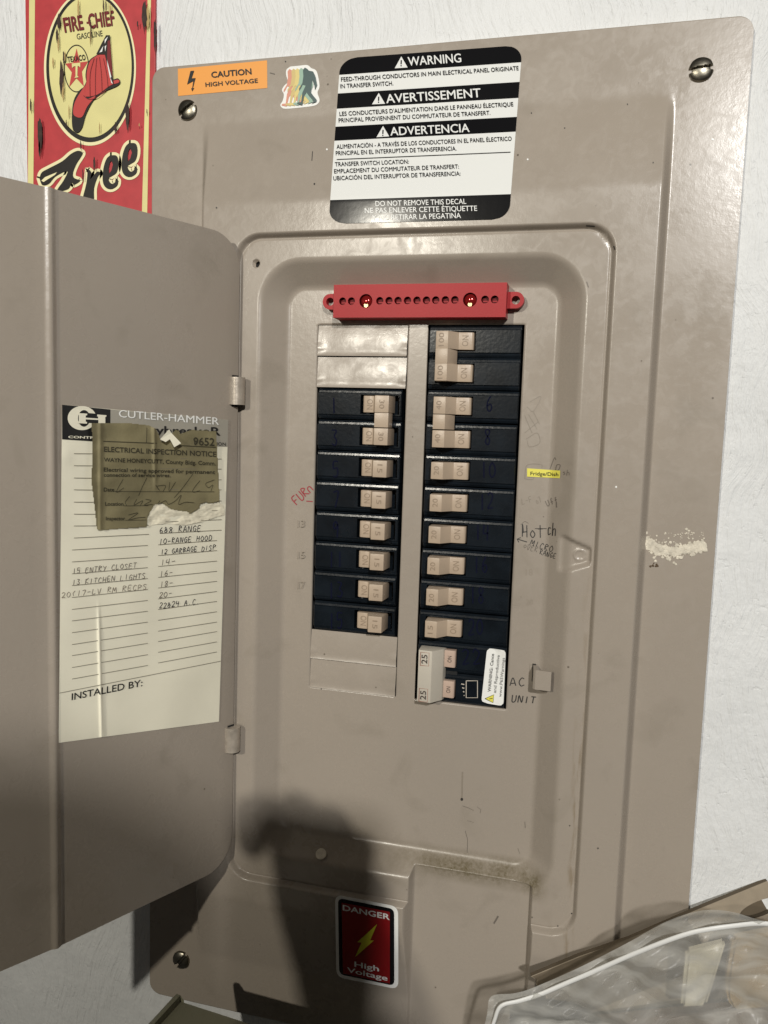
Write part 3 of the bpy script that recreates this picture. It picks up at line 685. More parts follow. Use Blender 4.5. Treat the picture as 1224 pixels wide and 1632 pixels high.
# --- die cut sticker with a row of walking figures in stripes of colour
Z = zoomed(440, 90, 15.3)
st = thing('walker_sticker', 'white die cut sticker of walking figures in faded rainbow colours beside the warning decal', 'sticker')
g = G(); fill(g, smooth_path(Z((350, 245), (560, 225), (760, 210), (860, 285), (950, 320), (1010, 420), (1060, 720), (1010, 880), (1060, 1050), (1020, 1150), (880, 1210), (500, 1255), (230, 1275), (130, 1240), (105, 1170), (160, 1080), (190, 930), (145, 820), (200, 710), (285, 620), (245, 450), (255, 320), (350, 245)), 4)[:-1], S8, .0002, 'white'); g.build('backing', st)
base_fig = [(700, 268), (760, 300), (800, 345), (900, 365), (955, 480), (1000, 690), (950, 815), (935, 700), (885, 560), (870, 720), (850, 880), (900, 950), (985, 1050), (985, 1100), (860, 1150), (915, 1090), (800, 960), (745, 880), (690, 960), (660, 1080), (640, 1185), (510, 1160), (520, 1120), (610, 1110), (640, 880), (720, 710), (650, 690), (600, 790), (560, 840), (560, 780), (640, 650), (665, 480), (655, 330)]
for i in range(5):
    dx = -(4 - i) * 92; g = G()
    f = [(x + dx - (4 - i) * 2, y + (4 - i) * 9) for x, y in base_fig]
    if i < 4: f = [(x, y) for x, y in f if x < 1000]
    fill(g, Z(*f), S8, .0004 + i * .00012, 'stripe_%d' % i); g.build('walking_figure', st)

# --- dark red danger sticker at the bottom
S0 = plane(0.0)
Z = zoomed(520, 1420, 8.743)
st = thing('danger_sticker', 'dark red danger sticker with a yellow lightning bolt and white rim, near the bottom', 'sticker')
oc = Z((122, 48), (1002, 218), (1004, 1372), (140, 1198))
g = G(); fill(g, rquad(oc, 13), S0, .0003, 'white'); g.build('rim', st)
g = G(); fill(g, rquad(Z((163, 98), (946, 252), (948, 1322), (180, 1160)), 9), S0, .0005, 'decal_black'); g.build('black_border', st)
g = G(); fill(g, Z((212, 160), (886, 292), (886, 1290), (232, 1150)), S0, .0007, 'danger_red'); g.build('red_field', st)
g = G(); text(g, 'DANGER', Z((232, 268)), Z((880, 402)), 74 / 8.74, S0, .0009, 'decal_white', .022, up=(0.0, -1)); g.build('heading', st)
g = G(); text(g, 'High', Z((395, 1054)), Z((730, 1120)), 72 / 8.74, S0, .0009, 'decal_white', .018, up=(0.0, -1)); text(g, 'Voltage', Z((292, 1130)), Z((850, 1250)), 68 / 8.74, S0, .0009, 'decal_white', .018, up=(0.0, -1)); g.build('lettering', st)
g = G(); fill(g, Z((708, 462), (610, 690), (662, 690), (400, 925), (490, 720), (432, 712), (530, 625)), S0, .0009, 'danger_yellow'); g.build('lightning_symbol', st)

# --- yellow tape label and the notes written on the steel
st = thing('tape_label', 'small yellow tape label reading Fridge/Dish on the recess edge right of the breakers', 'label')
Z = zoomed(820, 720, 8.59)
g = G()
cn = Z((172, 226), (626, 258), (620, 362), (172, 340))
g.add([CS(*bil(cn, i / 16, j), .0003) for j in (0, 1) for i in range(17)], [(i, i + 1, i + 18, i + 17) for i in range(16)], 'label_yellow'); g.build('backing', st)
g = G(); text(g, 'Fridge/Dish', Z((218, 320)), Z((598, 334)), 48 / 8.59, CS, .0006, 'black', .010); g.build('lettering', st)
O_ = .00025
g = G(); line(g, smooth_path(Z((140, 370), (160, 200), (250, 165), (370, 180), (372, 220))), 1.0, CS, O_, 'pencil_faint'); line(g, smooth_path(Z((150, 372), (230, 380), (270, 350), (190, 345))), .8, CS, O_, 'pencil_faint'); g.build('handwriting', panel)
g = G(); line(g, smooth_path(Z((485, 235), (545, 85), (565, 110))), 0.9, CS, O_, 'pencil'); line(g, smooth_path(Z((560, 250), (580, 180), (625, 185), (600, 250), (560, 250))), 1.1, CS, O_, 'pencil'); g.build('handwriting', panel)
g = G(); hand(g, 'sh', Z((650, 320)), Z((760, 325)), 75 / 8.59, .8, CS, O_, 'pencil'); g.build('handwriting', panel)
g = G(); hand(g, 'Hot', Z((90, 1180)), Z((410, 1170)), 170 / 8.59, 1.5, CS, O_, 'ink_black'); line(g, Z((280, 1052), (440, 1052)), 1.0, CS, O_, 'ink_black', sub=4); hand(g, 'ch', Z((440, 1150)), Z((570, 1155)), 180 / 8.59, 1.5, CS, O_, 'ink_black'); g.build('handwriting', panel)
g = G(); line(g, Z((170, 1235), (40, 1195)), 1.4, CS, O_, 'ink_black'); line(g, Z((60, 1240), (35, 1195), (85, 1175)), 1.3, CS, O_, 'ink_black'); line(g, Z((110, 1000), (120, 1110)), 2.0, CS, O_, 'ink_black'); line(g, smooth_path(Z((85, 1000), (140, 955), (190, 980))), .7, CS, O_, 'pencil'); g.build('handwriting', panel)
g = G(); hand(g, 'MICRO', Z((200, 1275)), Z((520, 1385)), 82 / 8.59, 1.0, CS, O_, 'ink_black'); hand(g, 'over', Z((110, 1310)), Z((310, 1380)), 75 / 8.59, .75, CS, O_, 'pencil'); hand(g, 'RANGe', Z((335, 1400)), Z((560, 1470)), 70 / 8.59, .9, CS, O_, 'ink_black'); g.build('handwriting', panel)
g = G(); hand(g, 'L-F', Z((100, 725)), Z((250, 690)), 80 / 8.59, .8, CS, O_, 'pencil_faint'); hand(g, 'o7', Z((300, 720)), Z((380, 690)), 80 / 8.59, .8, CS, O_, 'pencil_faint'); hand(g, 'uff', Z((440, 755)), Z((610, 690)), 80 / 8.59, 1.1, CS, O_, 'pencil'); line(g, Z((570, 690), (575, 762)), 1.6, CS, O_, 'pencil'); g.build('handwriting', panel)
Z = zoomed(650, 960, 6.12)
g = G(); hand(g, 'AC', Z((985, 815)), Z((1150, 815)), 78 / 6.12, 1.5, CS, O_, 'ink_black'); hand(g, 'UNIT', Z((1000, 965)), Z((1250, 990)), 66 / 6.12, 1.7, CS, O_, 'ink_black', up=(.15, -1)); g.build('handwriting', panel)
# old pencil scrawl beside the 40 amp pair
g = G()
for q in ([(845, 640), (862, 632), (850, 655), (840, 648)], [(836, 662), (848, 690)], [(842, 660), (856, 684)], [(850, 656), (860, 676)], [(838, 700), (856, 690), (860, 706), (844, 712), (840, 702)], [(836, 690), (858, 672)]): line(g, smooth_path(q), .8, CS, O_, 'pencil_faint')
g.build('handwriting', panel)
Z = zoomed(340, 560, 5.44)
g = G(); hand(g, 'Furn', Z((715, 1335)), Z((875, 1190)), 78 / 5.44, 1.7, CS, O_, 'ink_red', up=(-.62, -.75), aspect=.85); line(g, Z((805, 1298), (862, 1302)), 1.5, CS, O_, 'ink_red'); g.build('handwriting', panel)
# stamped circuit numbers, cracks, chips and scratches of the old paint
for b_, a, h in (('13', (474, 840), 11), ('15', (474, 890), 11), ('17', (474, 938), 11), ('18', (838, 917), 10), ('20', (838, 964), 9)):
    g = G(); text(g, b_, a, (a[0] + 5 * len(b_) + 1, a[1]), h, S_ if a[0] < 500 else CS, .00018, 'stamp'); g.build('stamped_number', panel)
Z = zoomed(640, 1280, 3.4)
def mark(name, *strokes_):
    for q, w, S, m in strokes_:
        g = G()
        if isinstance(q[0], tuple): line(g, q, w, S, .0002, m, sub=2)
        else: fill(g, ell(q[0], q[1], w, w * 1.15, 10), S, .0002, m)
        g.build(name, panel)
mark('paint_crack', *[(Z(*q), w, CS, 'pencil') for q, w in (([(345, 150), (358, 200), (355, 270)], .8), ([(330, 15), (360, 25), (390, 40)], .8), ([(355, 95), (375, 100), (392, 105)], .6), ([(668, 100), (670, 135)], .9), ([(630, 245), (640, 275)], .6), ([(408, 20), (430, 35), (425, 55)], .6))])
mark('paint_scratch', ([(983, 199), (982, 211)], 1.6, S8, 'ink_black'), ([(498, 241), (497, 256)], 1.2, CS, 'ink_black'), ([(430, 116), (438, 118)], 1.6, S8, 'pencil'), ([(737, 1230), (736, 1275)], 2.2, CS, 'pencil_faint'), ([(787, 1472), (790, 1467), (794, 1460)], 2.6, CS, 'pencil'), ([(934, 360), (948, 361)], 2.2, CS, 'ink_black'), ([(978, 392), (980, 398)], 2.0, CS, 'ink_black'), ([(935, 449), (938, 458)], 1.4, CS, 'pencil'))
mark('paint_chip', *[((x, y), r, CS, 'ink_black') for x, y, r in ((501, 293, 1.4), (736, 1274, 2.2), (848, 1462, 1), (908, 1316, 1), (953, 1352, 1.2), (911, 1456, 1.1), (889, 1476, 1), (512, 1098, .8), (1000, 166, 1), (900, 204, 1), (847, 180, 1), (455, 98, 1.1), (345, 331, 1.2), (1041, 259, 1))])
mark('bright_speck', *[((x, y), r, CS, 'white') for x, y, r in ((1136, 222, 1.6), (841, 254, 1.4), (521, 238, 1.4), (982, 776, 1.5))])
# --- crumbly plaster left by a wasp nest on the flange
bm = bmesh.new()
def lump(px, py, r, Y=.008):
    p = P(px, py, Y); b0 = len(bm.verts)
    res = bmesh.ops.create_icosphere(bm, subdivisions=1, radius=r)
    for v in res['verts']: v.co = Vector((v.co.x * random.uniform(.7, 1.4), v.co.y * .38, v.co.z * random.uniform(.7, 1.3))) + p + Vector((0, -.0002, 0))
for k in range(640):
    u = random.random(); x = 1028 + 96 * u; c_ = np.interp(u, [0, .15, .4, .7, 1], [862, 874, 880, 876, 870]); h = np.interp(u, [0, .2, .5, .8, 1], [10, 11, 9, 8, 9])
    lump(x, c_ + random.gauss(0, .48) * h, random.uniform(.0003, .0011) * (1.6 if random.random() < .2 else 1))
for k in range(70): lump(random.uniform(1030, 1122), random.uniform(848, 868), random.uniform(.0002, .0005))
for q in ((1094, 843), (1098, 846), (1077, 899), (1074, 897), (1045, 894)): lump(*q, .0008)
g = G(); g.bm(bm, 'plaster')
bm = bmesh.new()
for k in range(9): lump(random.gauss(1042, 3), random.gauss(901, 1.6), random.uniform(.0004, .0009))
g.bm(bm, 'mud'); g.build('plaster_crust', panel)

# ------------------------------------------------------------------ white warning label peeling off the 25 amp breaker
Z = zoomed(640, 800, 4.664)
st = thing('warning_label', 'white peeling warning label with a yellow triangle stuck on the 25 amp breaker', 'label')
SL_ = plane(0.0147)
def curl(px, py, off=0.0):
    t = max(0, (1120 / 4.664 * 0 + 1075 - py) / 45.0); s = max(0, min(1, (px - 790) / 14.0))
    return P(px, py, 0.0147 - off - 0.0022 * t * s - 0.0006 * abs(math.sin(px * .4 + py * .13)) * s)
cn = Z((636, 1085), (775, 1100), (757, 1518), (592, 1490))
g = G(); nn = 14
ol = rquad(cn, 7, 5)
grid_fill(g, ol, curl, .0001, 'white', 14, 30); g.build('backing', st, smooth=True)
g = G(); up_ = (-1, -.1)
for b_, a, c_ in (('WARNING: Cance', (662, 1412), (688, 1130)), ('and Reproductive', (702, 1420), (730, 1140)), ('www.P65Warnings', (742, 1450), (768, 1160))):
    text(g, b_, Z(a), Z(c_), 22 / 4.664, curl, .0004, 'black', .002 if b_[0] != 'W' else .014, up=up_)
g.build('lettering', st)
g = G(); fill(g, Z((620, 1462), (686, 1432), (680, 1492)), curl, .0004, 'label_yellow'); w = g.build('warning_triangle', st)
g = G(); line(g, Z((620, 1462), (686, 1432), (680, 1492), (620, 1462)), .9, curl, .0006, 'black'); line(g, Z((652, 1464), (676, 1460)), 1.0, curl, .0006, 'black'); g.build('outline', w)

# ------------------------------------------------------------------ circuit directory card on the door
cardS = door_pt
Z = zoomed(90, 640, 4.37); Z2 = zoomed(90, 860, 4.37)
card = thing('directory_card', 'cream circuit directory card with ruled lines, glued inside the open door', 'card')
def card_pt(px, py, off=0.0):
    xr = 157 + (py - 968) / 200 * 5.0; a = max(0, min(1, (py - 955) / 60)); 
    bump = .0011 * a * math.exp(-((px - xr) / 2.4) ** 2) + .0007 * math.exp(-((px - 103) / 10) ** 2 - ((py - 728) / 12) ** 2) + .0005 * math.exp(-((px - 270) / 18) ** 2 - ((py - 905 + (px - 270) * .1) / 2.5) ** 2)
    bump += .00025 * (1 + math.sin(px * .06 + 1) * math.sin(py * .021))
    return door_pt(px, py, .0003 + off + bump)
L_, R2 = (lambda y: 99 - (y - 645) / 540 * 5.5), (lambda y: 364 - (y - 668) / 482 * 15)
us_ = sorted(list(np.linspace(0, 1, 40)) + list(np.linspace(.19, .27, 16))); vs_ = np.linspace(0, 1, 70)
cc = [(99, 645), (364, 669), (349, 1150), (93.5, 1184)]
g = G(); n = len(us_)
g.add([card_pt(*bil(cc, u, v)) for v in vs_ for u in us_], [(k * n + i, k * n + i + 1, (k + 1) * n + i + 1, (k + 1) * n + i) for k in range(69) for i in range(n - 1)], 'card')
g.build('backing', card, smooth=True)
def patch(q, off, m):
    g.add([card_pt(*bil(q, i / 40, k / 12), off) for k in range(13) for i in range(41)], [(k * 41 + i, k * 41 + i + 1, (k + 1) * 41 + i + 1, (k + 1) * 41 + i) for k in range(12) for i in range(40)], m)
g = G(); patch([(99, 645), (176, 652.5), (176, 705), (99, 700)], .0003, 'black'); g.build('black_block', card)
g = G(); patch([(176, 652.5), (364, 669), (362.5, 712), (176, 705)], .00025, 'card_silver'); g.build('silver_band', card)
g = G()
fill(g, [Z(*ell(178, 115, 100, 84, 40)) , Z(*ell(192, 117, 42, 58, 30))], card_pt, .0005, 'card')
fill(g, Z((200, 78), (345, 90), (345, 152), (200, 148)), card_pt, .0006, 'black')
for q in ([(146, 80), (215, 84), (213, 96), (204, 96), (204, 112), (290, 118), (290, 104), (283, 103), (284, 90), (348, 95), (347, 106), (340, 106), (340, 150), (292, 150), (292, 128), (204, 124), (204, 140), (213, 142), (213, 154), (146, 150), (147, 138), (156, 138), (156, 94), (147, 92)],): fill(g, Z(*q), card_pt, .0008, 'card')
g.build('emblem', card)
g = G()
text(g, 'CUTLER-HAMMER', Z((435, 108)), Z((1132, 163)), 50 / 4.37, card_pt, .0006, 'white', .006, up=(0, -1)); text(g, 'CONTROL', Z((84, 254)), Z((330, 262)), 16 / 4.37, card_pt, .0006, 'card', .03, up=(0, -1))
text(g, 'safetybreakeR', Z((480, 222)), Z((1140, 236)), 56 / 4.37, card_pt, .0006, 'black', .02, up=(0, -1)); text(g, 'PROTECTION', Z((960, 298)), Z((1180, 308)), 22 / 4.37, card_pt, .0006, 'black', .01, up=(0, -1))
text(g, 'INSTALLED BY:', Z2((106, 1118)), Z2((598, 1020)), 46 / 4.37, card_pt, .0004, 'black', .012, up=(0.03, -1))
for y0, y1 in ((362, 366), (446, 450), (532, 536), (614, 620), (700, 702), (784, 784), (866, 862), (950, 924)): line(g, Z((122, y0), (645, y1)), .8, card_pt, .0004, 'card_line', sub=10)
for y0, y1 in ((396, 400), (468, 470), (543, 545), (612, 615), (690, 692), (770, 758), (840, 822), (918, 895)): line(g, Z((720, y0), (1150, y1)), .8, card_pt, .0004, 'card_line', sub=10)
for y0, y1 in ((72, 40), (155, 119), (238, 195), (320, 271), (403, 347), (486, 423), (566, 498), (648, 574), (731, 650), (808, 722), (891, 801), (971, 876)): line(g, Z2((108, y0), (636, y1)), .8, card_pt, .0004, 'card_line', sub=12)
for y0, y1 in ((36, 6), (111, 76), (187, 149), (263, 220), (337, 290), (413, 361), (487, 430), (562, 502), (638, 574), (710, 640), (785, 712), (859, 782)): line(g, Z2((708, y0), (1118, y1)), .8, card_pt, .0004, 'card_line', sub=12)
line(g, Z2((20, 1069), (1145, 846)), .8, card_pt, .0004, 'card_line', sub=24)
g.build('printing', card)
g = G()
for b_, a, c_, h, m in (('6&8 RANGE', (712, 916), (1010, 900), 40, 'ink_blue'),): hand(g, b_, Z(a), Z(c_), h / 4.37, 1.0, card_pt, .0005, m, up=(.1, -1))
for b_, a, c_, h, m in (('10-RANGE HOOD', (712, 30), (1085, 4), 36, 'ink_blue'), ('12 GARBAGE DISP', (722, 102), (1110, 72), 34, 'ink_blue'), ('14-', (718, 184), (830, 170), 40, 'pencil'), ('16-', (715, 258), (812, 244), 38, 'pencil'), ('18-', (715, 332), (812, 318), 38, 'pencil'), ('20-', (712, 406), (806, 390), 36, 'pencil'), ('22&24 A.C.', (712, 480), (1000, 448), 38, 'ink_blue'),
                     ('15 ENTRY CLOSET', (106, 240), (560, 196), 36, 'pencil'), ('13 KITCHEN LIGHTS', (104, 318), (622, 268), 36, 'pencil'), ('20(17-LV RM RECPS', (30, 404), (632, 344), 36, 'pencil_faint')): hand(g, b_, Z2(a), Z2(c_), h / 4.37, .95, card_pt, .0005, m, up=(.12, -1))
g.build('handwriting', card)
# --- green-grey inspection notice stuck over the card, its lower right corner torn away
nt_ = thing('inspection_notice', 'torn olive grey inspection notice pasted over the directory card on the door', 'notice')
def note_pt(px, py, off=0.0):
    l = max(0, (166 - px) / 18); b = .0010 + .0022 * l * l * (0.3 + .7 * min(1, (py - 674) / 120)) + .0007 * math.sin((px - 150) * .035) * math.sin((py - 660) * .02)
    b += .0014 * math.exp(-((px - (246 + (py - 700) * .02)) / 3.0) ** 2) * max(0, min(1, (790 - py) / 60)) + .0009 * math.exp(-((px - 160) / 3.5) ** 2)
    b += .0012 * max(0, (px - 330) / 18) * max(0, (py - 760) / 40) + .0008 * mnoise.noise(Vector((px * .03, py * .045, 2.0)))
    return door_pt(px, py, .0006 + off + max(0.0003, b))
out_n = Z((245, 152), (400, 150), (520, 152), (640, 165), (690, 190), (712, 228), (722, 268), (740, 278), (830, 196), (852, 202), (862, 226), (940, 198), (1000, 200), (1112, 208), (1118, 330), (1130, 560), (1135, 692), (1082, 706), (1040, 700), (1000, 712), (996, 742), (930, 782), (905, 768), (800, 750), (740, 708), (684, 714), (650, 770), (634, 800), (628, 872), (480, 882), (300, 896), (282, 890), (262, 700), (244, 560), (252, 330))
xa, xb, ya, yb = 146, 352, 672, 848; nxq, nyq = 170, 150
def pip(x, y, L):
    c_ = False; n_ = len(L)
    for i in range(n_):
        (x0_, y0_), (x1_, y1_) = L[i], L[i - 1]
        if (y0_ > y) != (y1_ > y) and x < (x1_ - x0_) * (y - y0_) / (y1_ - y0_) + x0_: c_ = not c_
    return c_
def sheet(g, L, S, off, m, bx, nx_, ny_):
    xa, xb, ya, yb = bx; ids = {}; vv = []; ff = []
    for i in range(nx_):
        for j in range(ny_):
            cx, cy = xa + (xb - xa) * (i + .5) / nx_, ya + (yb - ya) * (j + .5) / ny_
            if pip(cx, cy, L):
                q = []
                for a, b in ((i, j), (i + 1, j), (i + 1, j + 1), (i, j + 1)):
                    if (a, b) not in ids: ids[a, b] = len(vv); vv.append(S(xa + (xb - xa) * a / nx_, ya + (yb - ya) * b / ny_, off))
                    q.append(ids[a, b])
                ff.append(q)
    g.add(vv, ff, m)
g = G(); sheet(g, out_n, note_pt, 0, 'notice', (xa, xb, ya, yb), nxq, nyq); g.build('paper', nt_, smooth=True)
g = G()
for b_, a, c_, h in (('ELECTRICAL INSPECTION NOTICE', (332, 348), (1112, 384), 34), ('WAYNE HONEYCUTT, County Bldg. Comm.', (332, 418), (1108, 444), 27), ('Electrical wiring approved for permanent', (330, 486), (1104, 504), 26), ('connection of service wires.', (330, 522), (795, 526), 24), ('Date', (330, 626), (402, 626), 26), ('Location', (340, 724), (466, 724), 24), ('Inspector', (345, 826), (478, 826), 24)):
    text(g, b_, Z(a), Z(c_), h / 4.37, note_pt, .0004, 'notice_ink', .022, up=(0, -1))
text(g, '9652', Z((955, 302)), Z((1100, 308)), 52 / 4.37, note_pt, .0004, 'notice_ink', .02, up=(0, -1))
line(g, Z((326, 276), (700, 290)), 1.0, note_pt, .0004, 'notice_ink', sub=16); line(g, Z((860, 306), (1112, 318)), 1.0, note_pt, .0004, 'notice_ink', sub=8); line(g, Z((630, 182), (628, 288)), 1.0, note_pt, .0004, 'notice_ink', sub=6)
line(g, Z((405, 626), (1100, 628)), .6, note_pt, .0004, 'notice_ink', sub=16); line(g, Z((466, 726), (640, 724)), .6, note_pt, .0004, 'notice_ink', sub=8); line(g, Z((480, 826), (628, 824)), .6, note_pt, .0004, 'notice_ink', sub=6)
g.build('printing', nt_)
g = G()
for q in ([(465, 540), (430, 600), (420, 632), (470, 600)], [(630, 530), (600, 590), (572, 655)], [(690, 580), (720, 620), (700, 590), (760, 585), (740, 630)], [(790, 560), (785, 625), (830, 560)], [(950, 505), (880, 600), (820, 670)], [(1000, 550), (960, 600), (950, 630), (1000, 620)], [(1100, 545), (1040, 570), (1060, 600), (1090, 580), (1075, 625)],
          [(510, 660), (480, 700), (490, 725)], [(560, 680), (540, 720), (600, 690), (585, 722)], [(620, 680), (660, 690), (610, 720), (670, 715)], [(720, 690), (710, 715), (760, 690), (780, 715), (830, 690), (870, 650), (850, 715), (900, 700), (960, 705)], [(500, 790), (570, 775), (500, 825), (560, 810), (620, 805)]): line(g, smooth_path(Z(*q), 4), .75, note_pt, .0005, 'notice_ink')
g.build('handwriting', nt_)
# white torn fibres left where the corner came away, and the small curled flap at the top tear
def torn_pt(px, py, off=0.0): return door_pt(px, py, .0010 + off + 0.0008 * mnoise.noise(Vector((px * .06, py * .1, 5.0))) + 0.0002 * mnoise.noise(Vector((px * .2, py * .3, 9.0))))
tl_ = Z((640, 812), (655, 760), (684, 712), (740, 706), (800, 748), (905, 766), (940, 784), (1000, 742), (1060, 712), (1130, 700), (1165, 730), (1172, 790), (1130, 800), (1020, 835), (900, 862), (760, 850), (690, 856), (640, 872))
g = G(); sheet(g, tl_, torn_pt, 0, 'torn_paper', (232, 362, 796, 846), 120, 60); g.build('torn_fibres', nt_, smooth=True)
g = G(); fl = Z((722, 262), (785, 192), (800, 218), (868, 290), (820, 318), (790, 262), (760, 282))
fill(g, fl, lambda x, y, o: door_pt(x, y, .0025 + o + .003 * max(0, (y - 690)) / 22), .0004, 'card'); g.build('curled_flap', nt_)

# ------------------------------------------------------------------ tin sign on the wall
sg = thing('tin_sign', 'weathered red and cream tin gasoline sign with a fire helmet, left of the panel', 'sign')
SG = plane(0.0098); Z = zoomed(40, 0, 4.73)
g = G(); a, b = P(42.5, 200, .0098), P(247, 120, .0098)
sx0, sx1 = a.x, b.x; g.box(sx0, sx1, .0098, .0117, .02, .2950, 'sign_red', .0004); g.build('plate', sg)
def sgz(x): return lambda px: px
for x0_, x1_, x2_, x3_ in ((31, 73, 60, 19), (905 + 18, 950, 920, 880)):
    g = G(); fill(g, Z((x0_ + (0 if x0_ < 100 else 2), -60), (x1_ + (2 if x0_ < 100 else 0), -60), (x2_, 1632), (x3_, 1632)), SG, .0002, 'sign_cream'); g.build('stripe', sg)
EC = (490, 500); 
g = G(); fill(g, Z(*ell(489, 510, 347, 588, 90)), SG, .0003, 'sign_pale'); fill(g, Z(*ell(490, 505, 331, 566, 90)), SG, .0005, 'sign_black'); fill(g, Z(*ell(492, 500, 311, 536, 90)), SG, .0007, 'sign_cream'); g.build('oval', sg)
g = G()
T1, T2 = .0009, .0011
def tsg(b_, a, c_, h, m, bold, off=T1, lean=0): text(g, b_, Z(a), Z(c_), h / 4.73, SG, off, m, bold, lean=lean)
tsg('FIRE', (305, 245), (445, 222), 108, 'sign_black', .03); tsg('CHIEF', (488, 216), (680, 190), 108, 'sign_black', .03); line(g, Z((463, 172), (482, 170)), 3.2, SG, T1, 'sign_maroon')
tsg('FIRE', (301, 243), (442, 220), 106, 'sign_maroon', .03, T2); tsg('CHIEF', (484, 214), (677, 188), 106, 'sign_maroon', .03, T2)
tsg('GASOLINE', (392, 298), (586, 272), 42, 'sign_black', .015)
fill(g, [Z(*ell(388, 516, 96, 180, 50)), Z(*ell(388, 516, 89, 172, 50))], SG, T1, 'sign_black')
fill(g, Z((388, 365), (413, 470), (476, 462), (428, 540), (442, 650), (386, 590), (332, 656), (352, 545), (302, 480), (362, 472)), SG, T1, 'sign_star')
fill(g, Z((352, 478), (416, 472), (416, 508), (404, 498), (396, 496), (394, 570), (404, 582), (372, 588), (380, 574), (380, 498), (364, 502), (354, 514)), SG, .0013, 'sign_cream')
tsg('TEXACO', (322, 468), (456, 450), 40, 'sign_black', .015, .0013)
g.build('lettering', sg)
g = G()
fill(g, smooth_path(Z((545, 410), (600, 400), (640, 470), (655, 590), (700, 590), (718, 620), (690, 650), (600, 690), (520, 750), (460, 860), (430, 960), (395, 1000), (360, 975), (352, 880), (365, 760), (410, 680), (460, 640), (455, 560), (480, 460), (545, 410)), 4)[:-1], SG, .0015, 'sign_black')
fill(g, smooth_path(Z((545, 416), (598, 412), (630, 480), (645, 600), (700, 600), (706, 622), (640, 645), (540, 715), (440, 720), (462, 620), (465, 545), (490, 460), (545, 416)), 4)[:-1], SG, .0017, 'sign_star')
fill(g, smooth_path(Z((455, 640), (420, 690), (375, 770), (362, 850), (385, 880), (430, 880), (470, 800), (530, 725), (470, 745), (450, 700), (455, 640)), 4)[:-1], SG, .0018, 'sign_star')
for q in ([(520, 440), (490, 560), (490, 735)], [(540, 435), (530, 560), (530, 740)], [(560, 430), (575, 560), (580, 700)], [(590, 440), (615, 560), (625, 660)], [(440, 720), (480, 748), (540, 735), (610, 680)]): line(g, smooth_path(Z(*q), 4), 1.0, SG, .0020, 'sign_maroon')
fill(g, Z((535, 410), (575, 330), (610, 265), (640, 265), (640, 300), (662, 590), (670, 640), (640, 590), (615, 470), (600, 410)), SG, .0020, 'sign_black')
fill(g, Z((622, 310), (640, 300), (660, 580), (640, 540), (618, 440)), SG, .0022, 'sign_maroon')
for q in ([(560, 395), (590, 345), (580, 390)], [(600, 300), (625, 275), (600, 330)], [(600, 350), (612, 340), (604, 390)], [(618, 450), (630, 500), (650, 580), (640, 590), (622, 500)], [(640, 580), (662, 632), (650, 625)]): fill(g, Z(*q), SG, .0024, 'white')
g.build('helmet_picture', sg)
g = G()
F_ = [(108, 1345), (125, 1300), (180, 1268), (280, 1215), (345, 1160), (398, 1136), (434, 1152), (420, 1185), (388, 1235), (362, 1300), (368, 1340), (414, 1362), (370, 1392), (350, 1378), (325, 1425), (240, 1440), (290, 1360), (318, 1290), (230, 1330), (180, 1385), (130, 1395)]
r1 = [(472, 1275), (500, 1300), (492, 1350), (540, 1295), (566, 1305), (545, 1340), (520, 1420), (512, 1540), (430, 1540), (462, 1380)]
def e_letter(dx, dy): 
    return [(x + dx, y + dy) for x, y in [(640, 1170), (690, 1175), (705, 1230), (690, 1300), (650, 1330), (630, 1345), (640, 1375), (665, 1385), (697, 1350), (697, 1395), (655, 1425), (610, 1415), (585, 1365), (590, 1270), (612, 1200)]], [(x + dx, y + dy) for x, y in [(650, 1210), (662, 1240), (650, 1285), (632, 1310), (630, 1265), (638, 1225)]]
def strokes(m, w, off):
    for q in (F_, r1):
        L = smooth_path([*q, q[0]], 4)[:-1]
        if w: line(g, Z(*L, L[0], L[1]), w * 2 / 4.73, SG, off, m)
        else: fill(g, Z(*L), SG, off, m)
    for d in ((0, 0), (143, -92)):
        o_, i_ = e_letter(*d)
        L = smooth_path([*o_, o_[0]], 4)[:-1]
        if w: line(g, Z(*L, L[0], L[1]), w * 2 / 4.73, SG, off, m)
        else: fill(g, [Z(*L), Z(*i_)], SG, off, m)
strokes('sign_pale', 22, .0004); strokes('sign_black', 0, .0007)
fill(g, Z((122, 1362), (150, 1335), (240, 1298), (225, 1318), (165, 1355), (140, 1372)), SG, .0009, 'sign_pale')
g.build('script_lettering', sg)
g = G()
for x, y, a_, b_ in ((272, 580, 18, 120), (255, 160, 14, 60), (240, 270, 9, 55), (110, 1010, 20, 130), (108, 1120, 9, 60), (770, 860, 15, 110), (900, 110, 20, 120), (978, 260, 12, 130), (42, 790, 6, 50), (520, 1230, 8, 55), (418, 1090, 4, 40), (590, 40, 5, 50), (495, 230, 5, 90), (435, 1320, 5, 50), (610, 40, 4, 40), (310, 930, 4, 30), (680, 960, 10, 40), (918, 840, 4, 20), (848, 180, 6, 24), (290, 430, 7, 50)):
    L = [(x + a_ * math.cos(t) * random.uniform(.6, 1.15), y + b_ * math.sin(t) * random.uniform(.75, 1.15)) for t in np.linspace(0, 2 * math.pi, 22)[:-1]]; fill(g, Z(*L), SG, .0026, 'sign_rust')
for x, y, a_, b_ in ((300, 420, 5, 40), (285, 680, 8, 80), (210, 470, 6, 40), (250, 330, 6, 60), (400, 60, 8, 60), (640, 70, 6, 50), (490, 280, 4, 60), (860, 940, 4, 14), (925, 130, 12, 90), (560, 960, 4, 40), (330, 840, 4, 50)):
    L = [(x + a_ * math.cos(t) * random.uniform(.6, 1.15), y + b_ * math.sin(t) * random.uniform(.75, 1.15)) for t in np.linspace(0, 2 * math.pi, 22)[:-1]]; fill(g, Z(*L), SG, .0025, 'sign_rust_light')
g.build('rust_patches', sg)

